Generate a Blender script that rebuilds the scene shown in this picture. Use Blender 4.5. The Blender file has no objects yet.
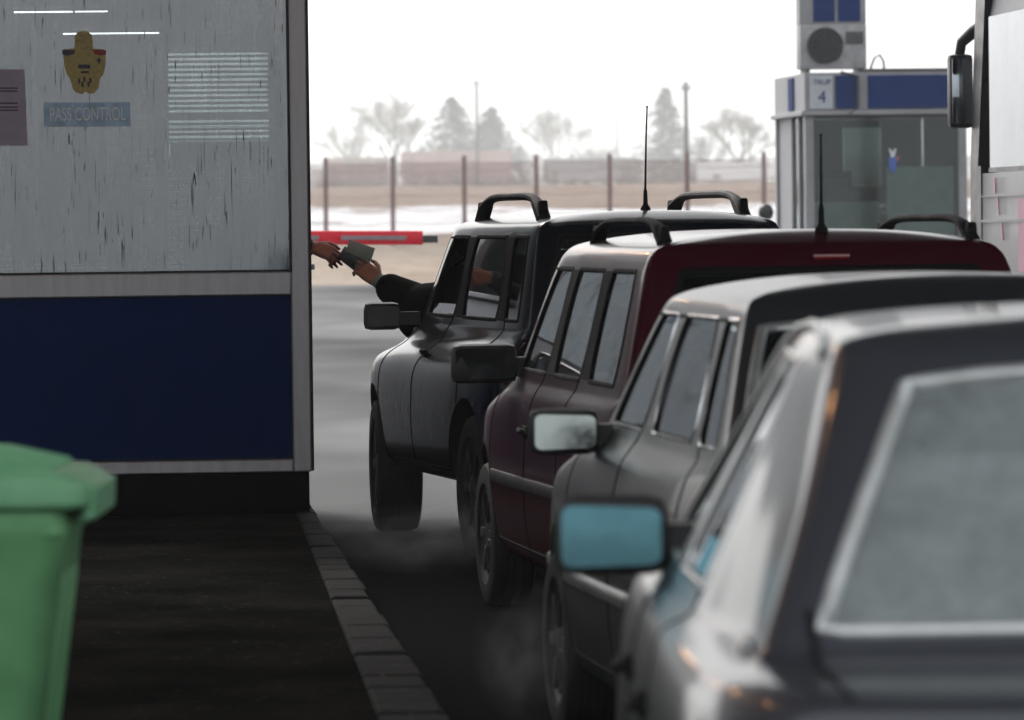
import bpy, bmesh, math, random
from mathutils import Vector, Matrix, kdtree
from mathutils.bvhtree import BVHTree
random.seed(7)
R = math.radians
scene = bpy.context.scene
COL = scene.collection
C = bpy.context

# ------------------------------------------------------------------ materials
def new_mat(name):
    m = bpy.data.materials.new(name); m.use_nodes = True
    nt = m.node_tree; nt.nodes.clear()
    out = nt.nodes.new('ShaderNodeOutputMaterial')
    return m, nt, out

def N(nt, typ, **kw):
    n = nt.nodes.new(typ)
    for k, v in kw.items():
        if k.startswith('i_'):
            n.inputs[k[2:].replace('_', ' ')].default_value = v
        else:
            setattr(n, k, v)
    return n

def L_(nt, a, b): nt.links.new(a, b)

def ramp(nt, fac, stops):
    r = nt.nodes.new('ShaderNodeValToRGB')
    e = r.color_ramp.elements
    while len(e) < len(stops): e.new(0.5)
    for el, (p, c) in zip(e, stops):
        el.position = p
        el.color = (c, c, c, 1) if isinstance(c, (int, float)) else (*c, 1)
    L_(nt, fac, r.inputs[0]); return r.outputs[0]

def mixc(nt, fac, a, b, blend='MIX'):
    m = nt.nodes.new('ShaderNodeMix'); m.data_type = 'RGBA'; m.blend_type = blend
    for sock, v in ((m.inputs[0], fac), (m.inputs[6], a), (m.inputs[7], b)):
        if hasattr(v, 'is_linked'): L_(nt, v, sock)
        elif isinstance(v, (int, float)): sock.default_value = v
        else: sock.default_value = (*v, 1)
    return m.outputs[2]

def mth(nt, op, a, b=None, clamp=False):
    m = nt.nodes.new('ShaderNodeMath'); m.operation = op; m.use_clamp = clamp
    for s, v in zip(m.inputs, (a, b)):
        if v is None: continue
        if hasattr(v, 'is_linked'): L_(nt, v, s)
        else: s.default_value = v
    return m.outputs[0]

def texco(nt, scale=(1, 1, 1), which='Object', rot=(0, 0, 0)):
    t = nt.nodes.new('ShaderNodeTexCoord'); mp = nt.nodes.new('ShaderNodeMapping')
    mp.inputs['Scale'].default_value = scale; mp.inputs['Rotation'].default_value = rot
    L_(nt, t.outputs[which], mp.inputs[0]); return mp.outputs[0]

def noise(nt, vec, scale=5, detail=4, rough=.55, dist=0):
    n = N(nt, 'ShaderNodeTexNoise'); n.inputs['Scale'].default_value = scale
    n.inputs['Detail'].default_value = detail; n.inputs['Roughness'].default_value = rough
    n.inputs['Distortion'].default_value = dist
    L_(nt, vec, n.inputs['Vector']); return n.outputs[0]

def simple(name, col, rough=.6, metal=0, spec=.5, var=.0, vscale=8, bump=0, coat=0, col2=None, bscale=None, stretch=(1,1,1)):
    """Principled with noise variation of colour and roughness, and optional bump."""
    m, nt, out = new_mat(name)
    p = N(nt, 'ShaderNodeBsdfPrincipled')
    p.inputs['Roughness'].default_value = rough; p.inputs['Metallic'].default_value = metal
    p.inputs['Specular IOR Level'].default_value = spec; p.inputs['Coat Weight'].default_value = coat
    p.inputs['Coat Roughness'].default_value = .08
    v = texco(nt, stretch)
    n = noise(nt, v, vscale, 5, .6)
    c2 = col2 if col2 else tuple(max(0, x * (1 - var)) for x in col)
    c1 = col if col2 else tuple(min(1, x * (1 + var)) for x in col)
    f = ramp(nt, n, [(.35, 0.), (.65, 1.)])
    L_(nt, mixc(nt, f, c2, c1), p.inputs['Base Color'])
    rr = ramp(nt, n, [(.3, max(0, rough - .08)), (.7, min(1, rough + .08))])
    L_(nt, rr, p.inputs['Roughness'])
    if bump:
        b = N(nt, 'ShaderNodeBump'); b.inputs['Strength'].default_value = bump; b.inputs['Distance'].default_value = .01
        n2 = noise(nt, v, bscale or vscale * 6, 4, .6)
        L_(nt, n2, b.inputs['Height']); L_(nt, b.outputs[0], p.inputs['Normal'])
    L_(nt, p.outputs[0], out.inputs[0])
    return m

def paint(name, col, rough=.22, metal=.0, dirt=.5, dirt_col=(.10, .09, .08), zlow=.25, zhigh=.95, spec=.3, inner=(.012, .012, .014), coat=.25):
    """Car paint under winter road grime that thins out towards the belt line."""
    m, nt, out = new_mat(name)
    p = N(nt, 'ShaderNodeBsdfPrincipled')
    p.inputs['Metallic'].default_value = metal
    p.inputs['Specular IOR Level'].default_value = spec
    t = nt.nodes.new('ShaderNodeTexCoord')
    sep = N(nt, 'ShaderNodeSeparateXYZ'); L_(nt, t.outputs['Object'], sep.inputs[0])
    zf = N(nt, 'ShaderNodeMapRange'); L_(nt, sep.outputs[2], zf.inputs[0])
    zf.inputs[1].default_value = zlow; zf.inputs[2].default_value = zhigh
    zf.inputs[3].default_value = 1; zf.inputs[4].default_value = .35
    n1 = noise(nt, t.outputs['Object'], 3.5, 6, .65)
    mp = nt.nodes.new('ShaderNodeMapping'); mp.inputs['Scale'].default_value = (14, 14, 2.2); L_(nt, t.outputs['Object'], mp.inputs[0])
    n2 = noise(nt, mp.outputs[0], 2.0, 4, .6)
    nn = mth(nt, 'ADD', mth(nt, 'MULTIPLY', n1, .6), mth(nt, 'MULTIPLY', n2, .6))
    f = mth(nt, 'MULTIPLY', mth(nt, 'MULTIPLY', zf.outputs[0], nn), dirt * 1.7, True)
    geo = N(nt, 'ShaderNodeNewGeometry')
    c = mixc(nt, f, col, dirt_col)
    c = mixc(nt, geo.outputs['Backfacing'], c, inner)
    L_(nt, c, p.inputs['Base Color'])
    rr = mth(nt, 'ADD', mth(nt, 'MULTIPLY', f, .45), rough, True)
    L_(nt, rr, p.inputs['Roughness'])
    L_(nt, mth(nt, 'SUBTRACT', coat, mth(nt, 'MULTIPLY', f, .25), True), p.inputs['Coat Weight'])
    L_(nt, mth(nt, 'ADD', mth(nt, 'MULTIPLY', f, .25), .05), p.inputs['Coat Roughness'])
    L_(nt, p.outputs[0], out.inputs[0])
    return m

def glass(name, tint=(.45, .5, .5), refl=1.0, film=.06, film_col=(.35, .37, .37), rough=.03, streak=0.0, grime_scale=3.0):
    """Thin pane: tinted see-through, mirror-like at grazing angles, an uneven dusty film on top."""
    m, nt, out = new_mat(name)
    tr = N(nt, 'ShaderNodeBsdfTransparent'); tr.inputs[0].default_value = (*tint, 1)
    gl = N(nt, 'ShaderNodeBsdfGlossy'); gl.inputs['Roughness'].default_value = rough
    gl.inputs[0].default_value = (.95, .97, 1, 1)
    fr = N(nt, 'ShaderNodeFresnel'); fr.inputs[0].default_value = 1.52
    ff = mth(nt, 'MULTIPLY', fr.outputs[0], 1.6 * refl, True)
    mx = N(nt, 'ShaderNodeMixShader'); L_(nt, ff, mx.inputs[0]); L_(nt, tr.outputs[0], mx.inputs[1]); L_(nt, gl.outputs[0], mx.inputs[2])
    df = N(nt, 'ShaderNodeBsdfDiffuse'); df.inputs[0].default_value = (*film_col, 1)
    t = nt.nodes.new('ShaderNodeTexCoord')
    n1 = noise(nt, t.outputs['Object'], grime_scale, 6, .65)
    mp = nt.nodes.new('ShaderNodeMapping'); mp.inputs['Scale'].default_value = (22, 22, 1.6); L_(nt, t.outputs['Object'], mp.inputs[0])
    n2 = noise(nt, mp.outputs[0], 1.0, 4, .6)
    f1 = mth(nt, 'ADD', mth(nt, 'MULTIPLY', n1, .7), mth(nt, 'MULTIPLY', n2, .5))
    f1 = mth(nt, 'MULTIPLY', f1, film * 1.7, True)
    mx2 = N(nt, 'ShaderNodeMixShader'); L_(nt, f1, mx2.inputs[0]); L_(nt, mx.outputs[0], mx2.inputs[1]); L_(nt, df.outputs[0], mx2.inputs[2])
    L_(nt, mx2.outputs[0], out.inputs[0])
    return m

# ------------------------------------------------------------------ mesh helpers
def setp(o, label=None, cat=None, group=None, kind=None):
    if label: o['label'] = label
    if cat: o['category'] = cat
    if group: o['group'] = group
    if kind: o['kind'] = kind
    return o

def empty(name, label, cat, loc=(0, 0, 0), rz=0, group=None):
    o = bpy.data.objects.new(name, None); COL.objects.link(o)
    o.location = loc; o.rotation_euler = (0, 0, rz); o.empty_display_size = .2
    return setp(o, label, cat, group)

def link_mesh(name, me, mats, parent=None):
    o = bpy.data.objects.new(name, me); COL.objects.link(o)
    if mats is not None:
        me.materials.clear()
        for m in (mats if isinstance(mats, (list, tuple)) else [mats]): me.materials.append(m)
    if parent: o.parent = parent
    return o

class MB:
    """collects simple solids in one bmesh, built as one mesh object"""
    def __init__(s): s.bm = bmesh.new()
    def box(s, c, size, rz=0, bev=0, rot=None, taper=None):
        M = Matrix.Translation(c) @ (rot.to_4x4() if rot else Matrix.Rotation(rz, 4, 'Z'))
        r = bmesh.ops.create_cube(s.bm, size=1)
        vs = r['verts']
        for v in vs:
            x, y, z = v.co.x * size[0], v.co.y * size[1], v.co.z * size[2]
            if taper and v.co.z > 0: x *= taper[0]; y *= taper[1]
            v.co = M @ Vector((x, y, z))
        if bev:
            es = list({e for v in vs for e in v.link_edges})
            bmesh.ops.bevel(s.bm, geom=es, offset=bev, segments=2, affect='EDGES', profile=.6)
        return s
    def tube(s, pts, r, n=10, cap=True, flat=1.0):
        pts = [Vector(p) for p in pts]
        rs = r if isinstance(r, (list, tuple)) else [r] * len(pts)
        rings = []
        up = None
        for i, p in enumerate(pts):
            t = (pts[min(i + 1, len(pts) - 1)] - pts[max(i - 1, 0)])
            if t.length < 1e-9: t = Vector((0, 0, 1))
            t.normalize()
            if up is None:
                up = Vector((0, 0, 1)) if abs(t.z) < .9 else Vector((0, 1, 0))
            a = t.cross(up)
            if a.length < 1e-5: a = t.orthogonal()
            a.normalize(); b = a.cross(t).normalized(); up = b
            rings.append([s.bm.verts.new(p + (a * math.cos(2 * math.pi * k / n) + b * flat * math.sin(2 * math.pi * k / n)) * rs[i]) for k in range(n)])
        for i in range(len(rings) - 1):
            for k in range(n):
                s.bm.faces.new((rings[i][k], rings[i][(k + 1) % n], rings[i + 1][(k + 1) % n], rings[i + 1][k]))
        if cap:
            s.bm.faces.new(rings[0][::-1]); s.bm.faces.new(rings[-1])
        return s
    def lathe(s, prof, axis='Z', c=(0, 0, 0), n=32):
        """prof: list of (r, h)"""
        c = Vector(c); rings = []
        for (r, h) in prof:
            ring = []
            for k in range(n):
                a = 2 * math.pi * k / n
                if axis == 'Z': q = Vector((r * math.cos(a), r * math.sin(a), h))
                elif axis == 'X': q = Vector((h, r * math.cos(a), r * math.sin(a)))
                else: q = Vector((r * math.cos(a), h, r * math.sin(a)))
                ring.append(s.bm.verts.new(c + q))
            rings.append(ring)
        for i in range(len(rings) - 1):
            for k in range(n):
                s.bm.faces.new((rings[i][k], rings[i][(k + 1) % n], rings[i + 1][(k + 1) % n], rings[i + 1][k]))
        s.bm.faces.new(rings[0][::-1]); s.bm.faces.new(rings[-1])
        return s
    def ball(s, c, rad, u=16, v=10, rot=None):
        r = bmesh.ops.create_uvsphere(s.bm, u_segments=u, v_segments=v, radius=1)
        rad = rad if isinstance(rad, (tuple, list)) else (rad,) * 3
        M = Matrix.Translation(c) @ (rot.to_4x4() if rot else Matrix.Identity(4))
        for q in r['verts']: q.co = M @ Vector((q.co.x * rad[0], q.co.y * rad[1], q.co.z * rad[2]))
        return s
    def prism(s, poly, d0, d1, plane='XZ'):
        """extruded polygon; plane XZ extrudes along Y, YZ along X, XY along Z"""
        def P(a, b, d):
            return {'XZ': (a, d, b), 'YZ': (d, a, b), 'XY': (a, b, d)}[plane]
        A = [s.bm.verts.new(P(a, b, d0)) for a, b in poly]; B = [s.bm.verts.new(P(a, b, d1)) for a, b in poly]
        n = len(poly)
        s.bm.faces.new(A); s.bm.faces.new(B[::-1])
        for i in range(n): s.bm.faces.new((A[i], B[i], B[(i + 1) % n], A[(i + 1) % n]))
        return s
    def quad(s, a, b, c, d):
        s.bm.faces.new([s.bm.verts.new(p) for p in (a, b, c, d)]); return s
    def build(s, name, mats, parent=None, smooth=True, bev=0, angle=35, loc=None, rz=0):
        bmesh.ops.recalc_face_normals(s.bm, faces=s.bm.faces)
        me = bpy.data.meshes.new(name); s.bm.to_mesh(me); s.bm.free()
        o = link_mesh(name, me, mats, parent)
        if smooth:
            for p in me.polygons: p.use_smooth = True
            try: me.set_sharp_from_angle(angle=R(angle))
            except Exception: pass
        if bev:
            b = o.modifiers.new('bevel', 'BEVEL'); b.width = bev; b.segments = 2; b.limit_method = 'ANGLE'; b.angle_limit = R(40)
        if loc: o.location = loc
        o.rotation_euler.z = rz
        return o

def eval_mesh(o):
    dg = C.evaluated_depsgraph_get(); dg.update()
    return bpy.data.meshes.new_from_object(o.evaluated_get(dg), preserve_all_data_layers=True, depsgraph=dg)

def kill(o):
    me = o.data; bpy.data.objects.remove(o, do_unlink=True)
    if me and me.users == 0: bpy.data.meshes.remove(me)

def text_obj(txt, name, size, mat, parent=None, loc=(0, 0, 0), rot=(R(90), 0, 0), ext=.001, sx=1):
    cu = bpy.data.curves.new(name, 'FONT'); cu.body = txt; cu.size = size; cu.extrude = ext
    cu.align_x = 'CENTER'; cu.align_y = 'CENTER'
    t = bpy.data.objects.new(name + '_tmp', cu); COL.objects.link(t)
    me = eval_mesh(t); bpy.data.objects.remove(t, do_unlink=True)
    M = Matrix.Translation(loc) @ Matrix.Rotation(rot[2], 4, 'Z') @ Matrix.Rotation(rot[0], 4, 'X') @ Matrix.Diagonal((sx, 1, 1, 1))
    me.transform(M)
    return link_mesh(name, me, mat, parent)

# ------------------------------------------------------------------ camera
F = 5000.0
CAM_H = 1.64
cam = bpy.data.cameras.new('camera'); camo = bpy.data.objects.new('camera', cam); COL.objects.link(camo)
cam.sensor_width = 36; cam.lens = F / 1024 * 36
pitch = math.atan(136 / F)
camo.matrix_world = Matrix.Translation((0, 0, CAM_H)) @ Matrix.Rotation(R(90) - pitch, 4, 'X') @ Matrix.Rotation(-.0125, 4, 'Z')
cam.clip_start = .5; cam.clip_end = 6000
cam.dof.use_dof = True; cam.dof.focus_distance = 25.5; cam.dof.aperture_fstop = 5.6
scene.camera = camo
HAZE = .0007; SKY = .108; SUN = 1.4; EXPOSURE = 1.18
# ------------------------------------------------------------------ car builder
# A car is one control cage of rings (bottom to roof) x columns (rear centre, round the left side, to front centre),
# subdivided, cut by the wheel arches and then split into its panels and panes.
TAGS = ['body', 'glass_q', 'glass_rd', 'glass_fd', 'glass_rear', 'glass_ws', 'door_r', 'door_f', 'rear_bumper', 'front_bumper', 'tail', 'liner', 'head', 'cladding', 'pillar', 'pillar_c']
TI = {t: i for i, t in enumerate(TAGS)}

def ring_pts(L, z, xs, ys):
    """z: scalar or (z_rear, z_side_rear, z_side_front, z_front); ys = distance from the rear end"""
    out = []
    for j, (x, y) in enumerate(zip(xs, ys)):
        if isinstance(z, (int, float)): zz = z
        else:
            zr, z1, z2, zf = z
            if j <= 3: zz = zr + (z1 - zr) * max(0, (j - 2)) / 2
            elif j <= 11: zz = z1 + (z2 - z1) * (y - ys[4]) / max(1e-6, ys[11] - ys[4])
            elif j == 12: zz = z2 + (zf - z2) * .55
            else: zz = zf
        out.append((-x, y - L / 2, zz))
    return out

def build_car_shell(sp):
    L = sp['L']; rings = sp['rings']; nr = len(rings); nc = 16
    bm = bmesh.new()
    pts = [ring_pts(L, *r) for r in rings]
    for (r, j), (dx, dy, dz) in sp.get('adj', {}).items():
        x, y, z = pts[r][j]; pts[r][j] = (x + dx, y + dy, z + dz)
    V = {}
    for r in range(nr):
        for side in (0, 1):
            for j in range(nc):
                x, y, z = pts[r][j]
                if side and x == 0: V[r, 1, j] = V[r, 0, j]; continue
                V[r, side, j] = bm.verts.new((x if not side else -x, y, z))
    tags = sp['tags']
    cr = bm.edges.layers.float.new('crease_edge')
    for r in range(nr - 1):
        for side in (0, 1):
            for j in range(nc - 1):
                q = [V[r, side, j], V[r, side, j + 1], V[r + 1, side, j + 1], V[r + 1, side, j]]
                u = []
                for v in q:
                    if v not in u: u.append(v)
                if len(u) < 3: continue
                if side == 0: u = u[::-1]
                try: f = bm.faces.new(u)
                except ValueError: continue
                f.material_index = TI[tags.get((r, j), tags.get((r, None), 'body'))]
                f.smooth = True
    for (r0, j0, r1, j1), c in sp.get('crease', {}).items():
        for side in (0, 1):
            e = bm.edges.get((V[r0, side, j0], V[r1, side, j1]))
            if e: e[cr] = c
    bmesh.ops.recalc_face_normals(bm, faces=bm.faces)
    me = bpy.data.meshes.new('cage'); bm.to_mesh(me); bm.free()
    o = link_mesh('cage', me, None)
    for t in TAGS: me.materials.append(bpy.data.materials.get('tagmat_' + t) or bpy.data.materials.new('tagmat_' + t))
    s = o.modifiers.new('s', 'SUBSURF'); s.levels = 3; s.render_levels = 3; s.use_limit_surface = True
    m2 = eval_mesh(o); kill(o)
    return m2

def cut_arches(me, wheels):
    """wheels: list of (y, z, r, x_in)"""
    o = link_mesh('shell', me, None)
    cu = MB()
    for (y, z, r, xi) in wheels:
        for sg in (-1, 1):
            cu.lathe([(r, min(sg * xi, sg * 1.3)), (r, max(sg * xi, sg * 1.3))], 'X', (0, y, z), 40)
    c = cu.build('cutter', [bpy.data.materials['tagmat_' + t] for t in TAGS], None, smooth=False)
    for p in c.data.polygons: p.material_index = TI['liner']
    b = o.modifiers.new('b', 'BOOLEAN'); b.object = c; b.operation = 'DIFFERENCE'; b.solver = 'EXACT'
    try: b.material_mode = 'INDEX'
    except Exception: pass
    m2 = eval_mesh(o); kill(o); kill(c)
    return m2

def extract(me, keep, normals_from=None, inset=0, split_sides=False, split_ends=False):
    """faces whose tag is in keep -> list of new meshes (left/right islands separate if asked)"""
    idx = {TI[k] for k in keep}
    faces = [p for p in me.polygons if p.material_index in idx]
    sets = [faces] if not split_sides else [[f for f in faces if f.center.x < 0], [f for f in faces if f.center.x >= 0]]
    if split_ends: sets = [[f for f in fs if (f.center.y < 0) == b] for fs in sets for b in (True, False)]
    res = []
    for fs in sets:
        if not fs: res.append(None); continue
        vmap = {}; vs = []; ff = []
        for p in fs:
            idxs = []
            for v in p.vertices:
                if v not in vmap:
                    vmap[v] = len(vs); vs.append(v)
                idxs.append(vmap[v])
            ff.append(idxs)
        nrm = []
        for v in vs:
            co = me.vertices[v].co
            nrm.append(normals_from(co) if normals_from else me.vertices[v].normal.copy())
        m = bpy.data.meshes.new('p')
        m.from_pydata([me.vertices[v].co - nrm[i] * inset for i, v in enumerate(vs)], [], ff)
        for p in m.polygons: p.use_smooth = True
        m.validate()
        if normals_from: m.normals_split_custom_set_from_vertices(nrm)
        m['n'] = 0
        res.append((m, nrm))
    return res

def boundary_loops(me):
    cnt = {}
    for p in me.polygons:
        vs = list(p.vertices)
        for a, b in zip(vs, vs[1:] + vs[:1]):
            cnt[(min(a, b), max(a, b))] = cnt.get((min(a, b), max(a, b)), 0) + 1
    adj = {}
    for (a, b), c in cnt.items():
        if c == 1:
            adj.setdefault(a, []).append(b); adj.setdefault(b, []).append(a)
    loops = []; seen = set()
    for s0 in adj:
        if s0 in seen: continue
        lp = [s0]; seen.add(s0)
        while True:
            nx = [b for b in adj[lp[-1]] if b not in seen]
            if not nx: break
            lp.append(nx[0]); seen.add(nx[0])
        loops.append(lp)
    return loops

def trim_mesh(me, nrm, w, h, lift=0.0, out=0.0):
    """a flat-oval bead that follows the open edge of a panel: w across the surface, h proud of it"""
    mb = MB()
    for lp in boundary_loops(me):
        n = len(lp)
        if n < 6: continue
        P = [me.vertices[i].co for i in lp]; NN = [nrm[i] for i in lp]
        rings = []
        cen = sum(P, Vector()) / n
        for i in range(n):
            t = (P[(i + 1) % n] - P[i - 1]).normalized(); nn = NN[i]
            s = t.cross(nn).normalized()
            if s.dot(P[i] - cen) < 0: s = -s
            base = P[i] + nn * lift + s * out
            ring = []
            for k in range(8):
                a = 2 * math.pi * k / 8
                ring.append(mb.bm.verts.new(base + s * (w * .5 * math.cos(a)) + nn * (h * math.sin(a))))
            rings.append(ring)
        for i in range(n):
            a, b = rings[i], rings[(i + 1) % n]
            for k in range(8): mb.bm.faces.new((a[k], a[(k + 1) % 8], b[(k + 1) % 8], b[k]))
    return mb

def make_wheel(root, x, y, r, w, mats, side, steer=0):
    wh = bpy.data.objects.new('wheel', None); COL.objects.link(wh); wh.parent = root
    wh.location = (x, y, r); wh.rotation_euler = (0, 0, steer)
    hw = w / 2
    prof = [(r * .62, -hw * .75), (r * .70, -hw * .98), (r * .86, -hw * 1.02), (r * .95, -hw * .92), (r * .985, -hw * .72)]
    for q in (-.45, -.15, .15, .45):       # tread ribs
        prof += [(r * .985, hw * (q - .13)), (r, hw * (q - .11)), (r, hw * (q + .11)), (r * .985, hw * (q + .13))]
    prof += [(r * .985, hw * .72), (r * .95, hw * .92), (r * .86, hw * 1.02), (r * .70, hw * .98), (r * .62, hw * .75)]
    MB().lathe(prof, 'X', n=48).build('tyre', mats['rubber'], wh)
    s = side
    m = MB().lathe([(r * .64, -hw * .6), (r * .64, hw * .6)], 'X', n=32)
    m.lathe([(r * .60, s * hw * .7), (r * .66, s * hw * .86), (r * .56, s * hw * .7), (r * .2, s * hw * .80), (r * .1, s * hw * .86)] if s > 0 else
            [(r * .1, s * hw * .86), (r * .2, s * hw * .80), (r * .56, s * hw * .7), (r * .66, s * hw * .86), (r * .60, s * hw * .7)], 'X', n=32)
    for k in range(6):
        a = k * math.pi / 3
        m.box((s * hw * .80, r * .4 * math.cos(a), r * .4 * math.sin(a)), (.02, r * .34, r * .13), rot=Matrix.Rotation(a, 3, 'X'), bev=.004)
    m.build('rim', mats['rim'], wh)
    return wh

def make_seat(root, x, y, mats, wide=.5):
    mb = MB()
    mb.box((x, y, .45), (wide, .50, .16), bev=.04)
    mb.box((x, y - .28, .78), (wide * .95, .13, .62), rot=Matrix.Rotation(R(14), 3, 'X'), bev=.05)
    st = mb.build('seat', mats['cloth'], root)
    for dx in ((0,) if wide < .7 else (-wide * .28, wide * .28)):
        h = MB(); h.box((x + dx, y - .39, 1.17), (.27, .10, .17), rot=Matrix.Rotation(R(8), 3, 'X'), bev=.04)
        h.tube([(x + dx - .06, y - .37, 1.02), (x + dx - .06, y - .385, 1.12)], .007); h.tube([(x + dx + .06, y - .37, 1.02), (x + dx + .06, y - .385, 1.12)], .007)
        h.build('headrest', mats['cloth'], st)

def make_mirror(root, x, y, z, w, h, mats, glassmat, name='door_mirror', tilt=0):
    """left door mirror; the housing is open to the rear where its glass sits. x,z centre of the glass"""
    mb = MB()
    mb.box((x, y + .045, z), (w + .03, .09, h + .03), bev=.036, taper=(.97, .85))
    mb.box((x, y + .10, z), (w * .75, .07, h * .7), bev=.03)
    mb.prism([(x + w * .3, y + .03), (x + w * .3, y + .09), (x + w * .5 + .12, y + .11), (x + w * .5 + .12, y + .02)], z - h * .42, z + h * .18, 'XY')
    hs = mb.build(name, mats['mirror_shell'], root)
    g = MB()
    gw, gh = w / 2, h / 2
    poly = []
    for (cx, cz, a0) in ((gw - .025, gh - .025, 0), (-gw + .025, gh - .02, 90), (-gw + .025, -gh + .02, 180), (gw - .025, -gh + .025, 270)):
        for k in range(5):
            a = R(a0 + 22.5 * k); poly.append((cx + .023 * math.cos(a), cz + .018 * math.sin(a)))
    g.prism(poly, -.004, .004)
    gm = g.build('mirror_glass', glassmat, hs, loc=(x, y - .004, z)); gm.rotation_euler = (R(tilt), 0, R(-8))
    return hs

def make_car(name, label, cat, sp, loc, heading, mats, wheels, group='cars queueing at the checkpoint'):
    root = empty(name, label, cat, loc, heading, group)
    L = sp['L']
    sub = build_car_shell(sp)
    kd = kdtree.KDTree(len(sub.vertices))
    for i, v in enumerate(sub.vertices): kd.insert(v.co, i)
    kd.balance()
    vn = [v.normal.copy() for v in sub.vertices]
    def nf(co):
        acc = Vector()
        for (c, i, d) in kd.find_n(co, 3): acc += vn[i] / (d + 1e-4)
        return acc.normalized()
    wr = sp['wheel_r']; ax = sp['axles']       # axles: distances from the rear
    sub2 = cut_arches(sub, [(a - L / 2, wr + .03, wr * sp.get('arch', 1.17), sp['hw'] - .30) for a in ax])
    bvh = BVHTree.FromPolygons([v.co for v in sub2.vertices], [list(p.vertices) for p in sub2.polygons])
    def part(keep, pname, mat, inset=0, sides=False, trim=None, tparent=None, n=True, ends=False):
        objs = []
        for r in extract(sub2, keep, nf if n else None, inset, sides, ends):
            if not r: continue
            m, nrm = r
            m.name = pname
            o = link_mesh(pname, m, mat, root); objs.append(o)
            if trim:
                tm = trim_mesh(m, nrm, trim[1], trim[2], trim[3] if len(trim) > 3 else 0, trim[4] if len(trim) > 4 else 0)
                tm.build(trim[0], trim[5] if len(trim) > 5 else mats['rubber_trim'], o)
        return objs
    part(['body'], 'body', mats['paint'])
    part(['liner'], 'wheel_arch', mats['black'], sides=True, n=False, ends=True)
    gap = ('door_seam', .012, .003, 0, 0)
    part(['door_f'], 'front_door', mats['paint'], sides=True, trim=gap)
    if sp.get('rear_doors', True): part(['door_r'], 'rear_door', mats['paint'], sides=True, trim=gap)
    part(['rear_bumper'], 'rear_bumper', mats['bumper'], trim=('bumper_seam', .014, .004))
    part(['front_bumper'], 'front_bumper', mats['bumper'])
    if any(t == 'cladding' for t in sp['tags'].values()): part(['cladding'], 'side_cladding', mats['bumper'], sides=True)
    if any(t == 'pillar' for t in sp['tags'].values()): part(['pillar'], 'pillar_cover', mats['black_shiny'], -.002, sides=True)
    if any(t == 'pillar_c' for t in sp['tags'].values()): part(['pillar_c'], 'pillar_cover', mats['black_shiny'], -.002, sides=True)
    part(['tail'], 'tail_light', mats['tail'], sides=True, trim=('lamp_seal', .012, .004))
    part(['head'], 'headlight', mats['lamp'], sides=True)
    st = sp.get('side_trim', ('window_seal', .022, .007, .004, .004)); 
    if len(st) < 6 and 'side_trim_mat' in mats: st = (*st, mats['side_trim_mat'])
    part(['glass_q'], 'quarter_window', mats.get('glass_quarter', mats['glass_side']), .006, True, st)
    part(['glass_rd'], 'rear_door_window', mats['glass_side'], .006, True, st)
    if sp.get('open_driver_window'):
        fd = part(['glass_fd'], 'front_door_window', mats['glass_side'], .006, True, st)
        # the driver's pane is wound down: keep only the strip left standing in the slot
        me = fd[0].data; bm = bmesh.new(); bm.from_mesh(me)
        zmin = min(v.co.z for v in bm.verts); zmax = max(v.co.z for v in bm.verts)
        bmesh.ops.bisect_plane(bm, geom=bm.verts[:] + bm.edges[:] + bm.faces[:], plane_co=(0, 0, zmin + .06), plane_no=(0, 0, 1), clear_outer=True)
        bm.to_mesh(me); bm.free()
    else:
        part(['glass_fd'], 'front_door_window', mats['glass_side'], .006, True, st)
    rt = sp.get('rear_trim', ('rear_window_seal', .03, .006, .004, .006))
    if len(rt) < 6 and 'rear_trim_mat' in mats: rt = (*rt, mats['rear_trim_mat'])
    part(['glass_rear'], 'rear_window', mats['glass_rear'], .006, False, rt)
    part(['glass_ws'], 'windscreen', mats['glass_front'], .006, False, ('windscreen_seal', .03, .006, .004, .006))
    hwid = sp['hw']
    for k, a in enumerate(ax):
        for s in (-1, 1):
            make_wheel(root, s * (hwid - sp['tyre_w'] / 2 - .02 + (sp.get('wheel_out', 0))), a - L / 2, wr, sp['tyre_w'], wheels, s, sp.get('steer', 0) if k == 1 else 0)
    def side(y, z, off=0.0, sx=-1):
        """point on the side skin at distance y from the rear, height z"""
        h = bvh.ray_cast(Vector((sx * 2.5, y - L / 2, z)), Vector((-sx, 0, 0)))
        if h[0] is None: return Vector((sx * hwid, y - L / 2, z)), Vector((sx, 0, 0))
        n = h[1] if h[1].x * sx > 0 else -h[1]
        return h[0] + n * off, n
    def rearp(x, z, off=0.0):
        h = bvh.ray_cast(Vector((x, -L, z)), Vector((0, 1, 0)))
        return h[0] + Vector((0, -off, 0))
    def top(x, y, off=0.0):
        h = bvh.ray_cast(Vector((x, y - L / 2, 3)), Vector((0, 0, -1)))
        return h[0] + Vector((0, 0, off))
    return root, side, rearp, top

def strip_on_side(fn, y0, y1, z0, z1, w, h, n=24, sx=-1):
    """moulding running along the flank"""
    mb = MB(); rings = []
    for i in range(n + 1):
        t = i / n; p, nn = fn(y0 + (y1 - y0) * t, z0 + (z1 - z0) * t, 0, sx)
        u = Vector((0, 0, 1)); u = (u - nn * u.dot(nn)).normalized()
        rings.append([mb.bm.verts.new(p + u * a + nn * b) for a, b in ((-w / 2, -.004), (-w / 2, h * .7), (-w * .3, h), (w * .3, h), (w / 2, h * .7), (w / 2, -.004))])
    for i in range(n):
        a, b = rings[i], rings[i + 1]
        for k in range(5): mb.bm.faces.new((a[k], a[k + 1], b[k + 1], b[k]))
    return mb

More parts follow.
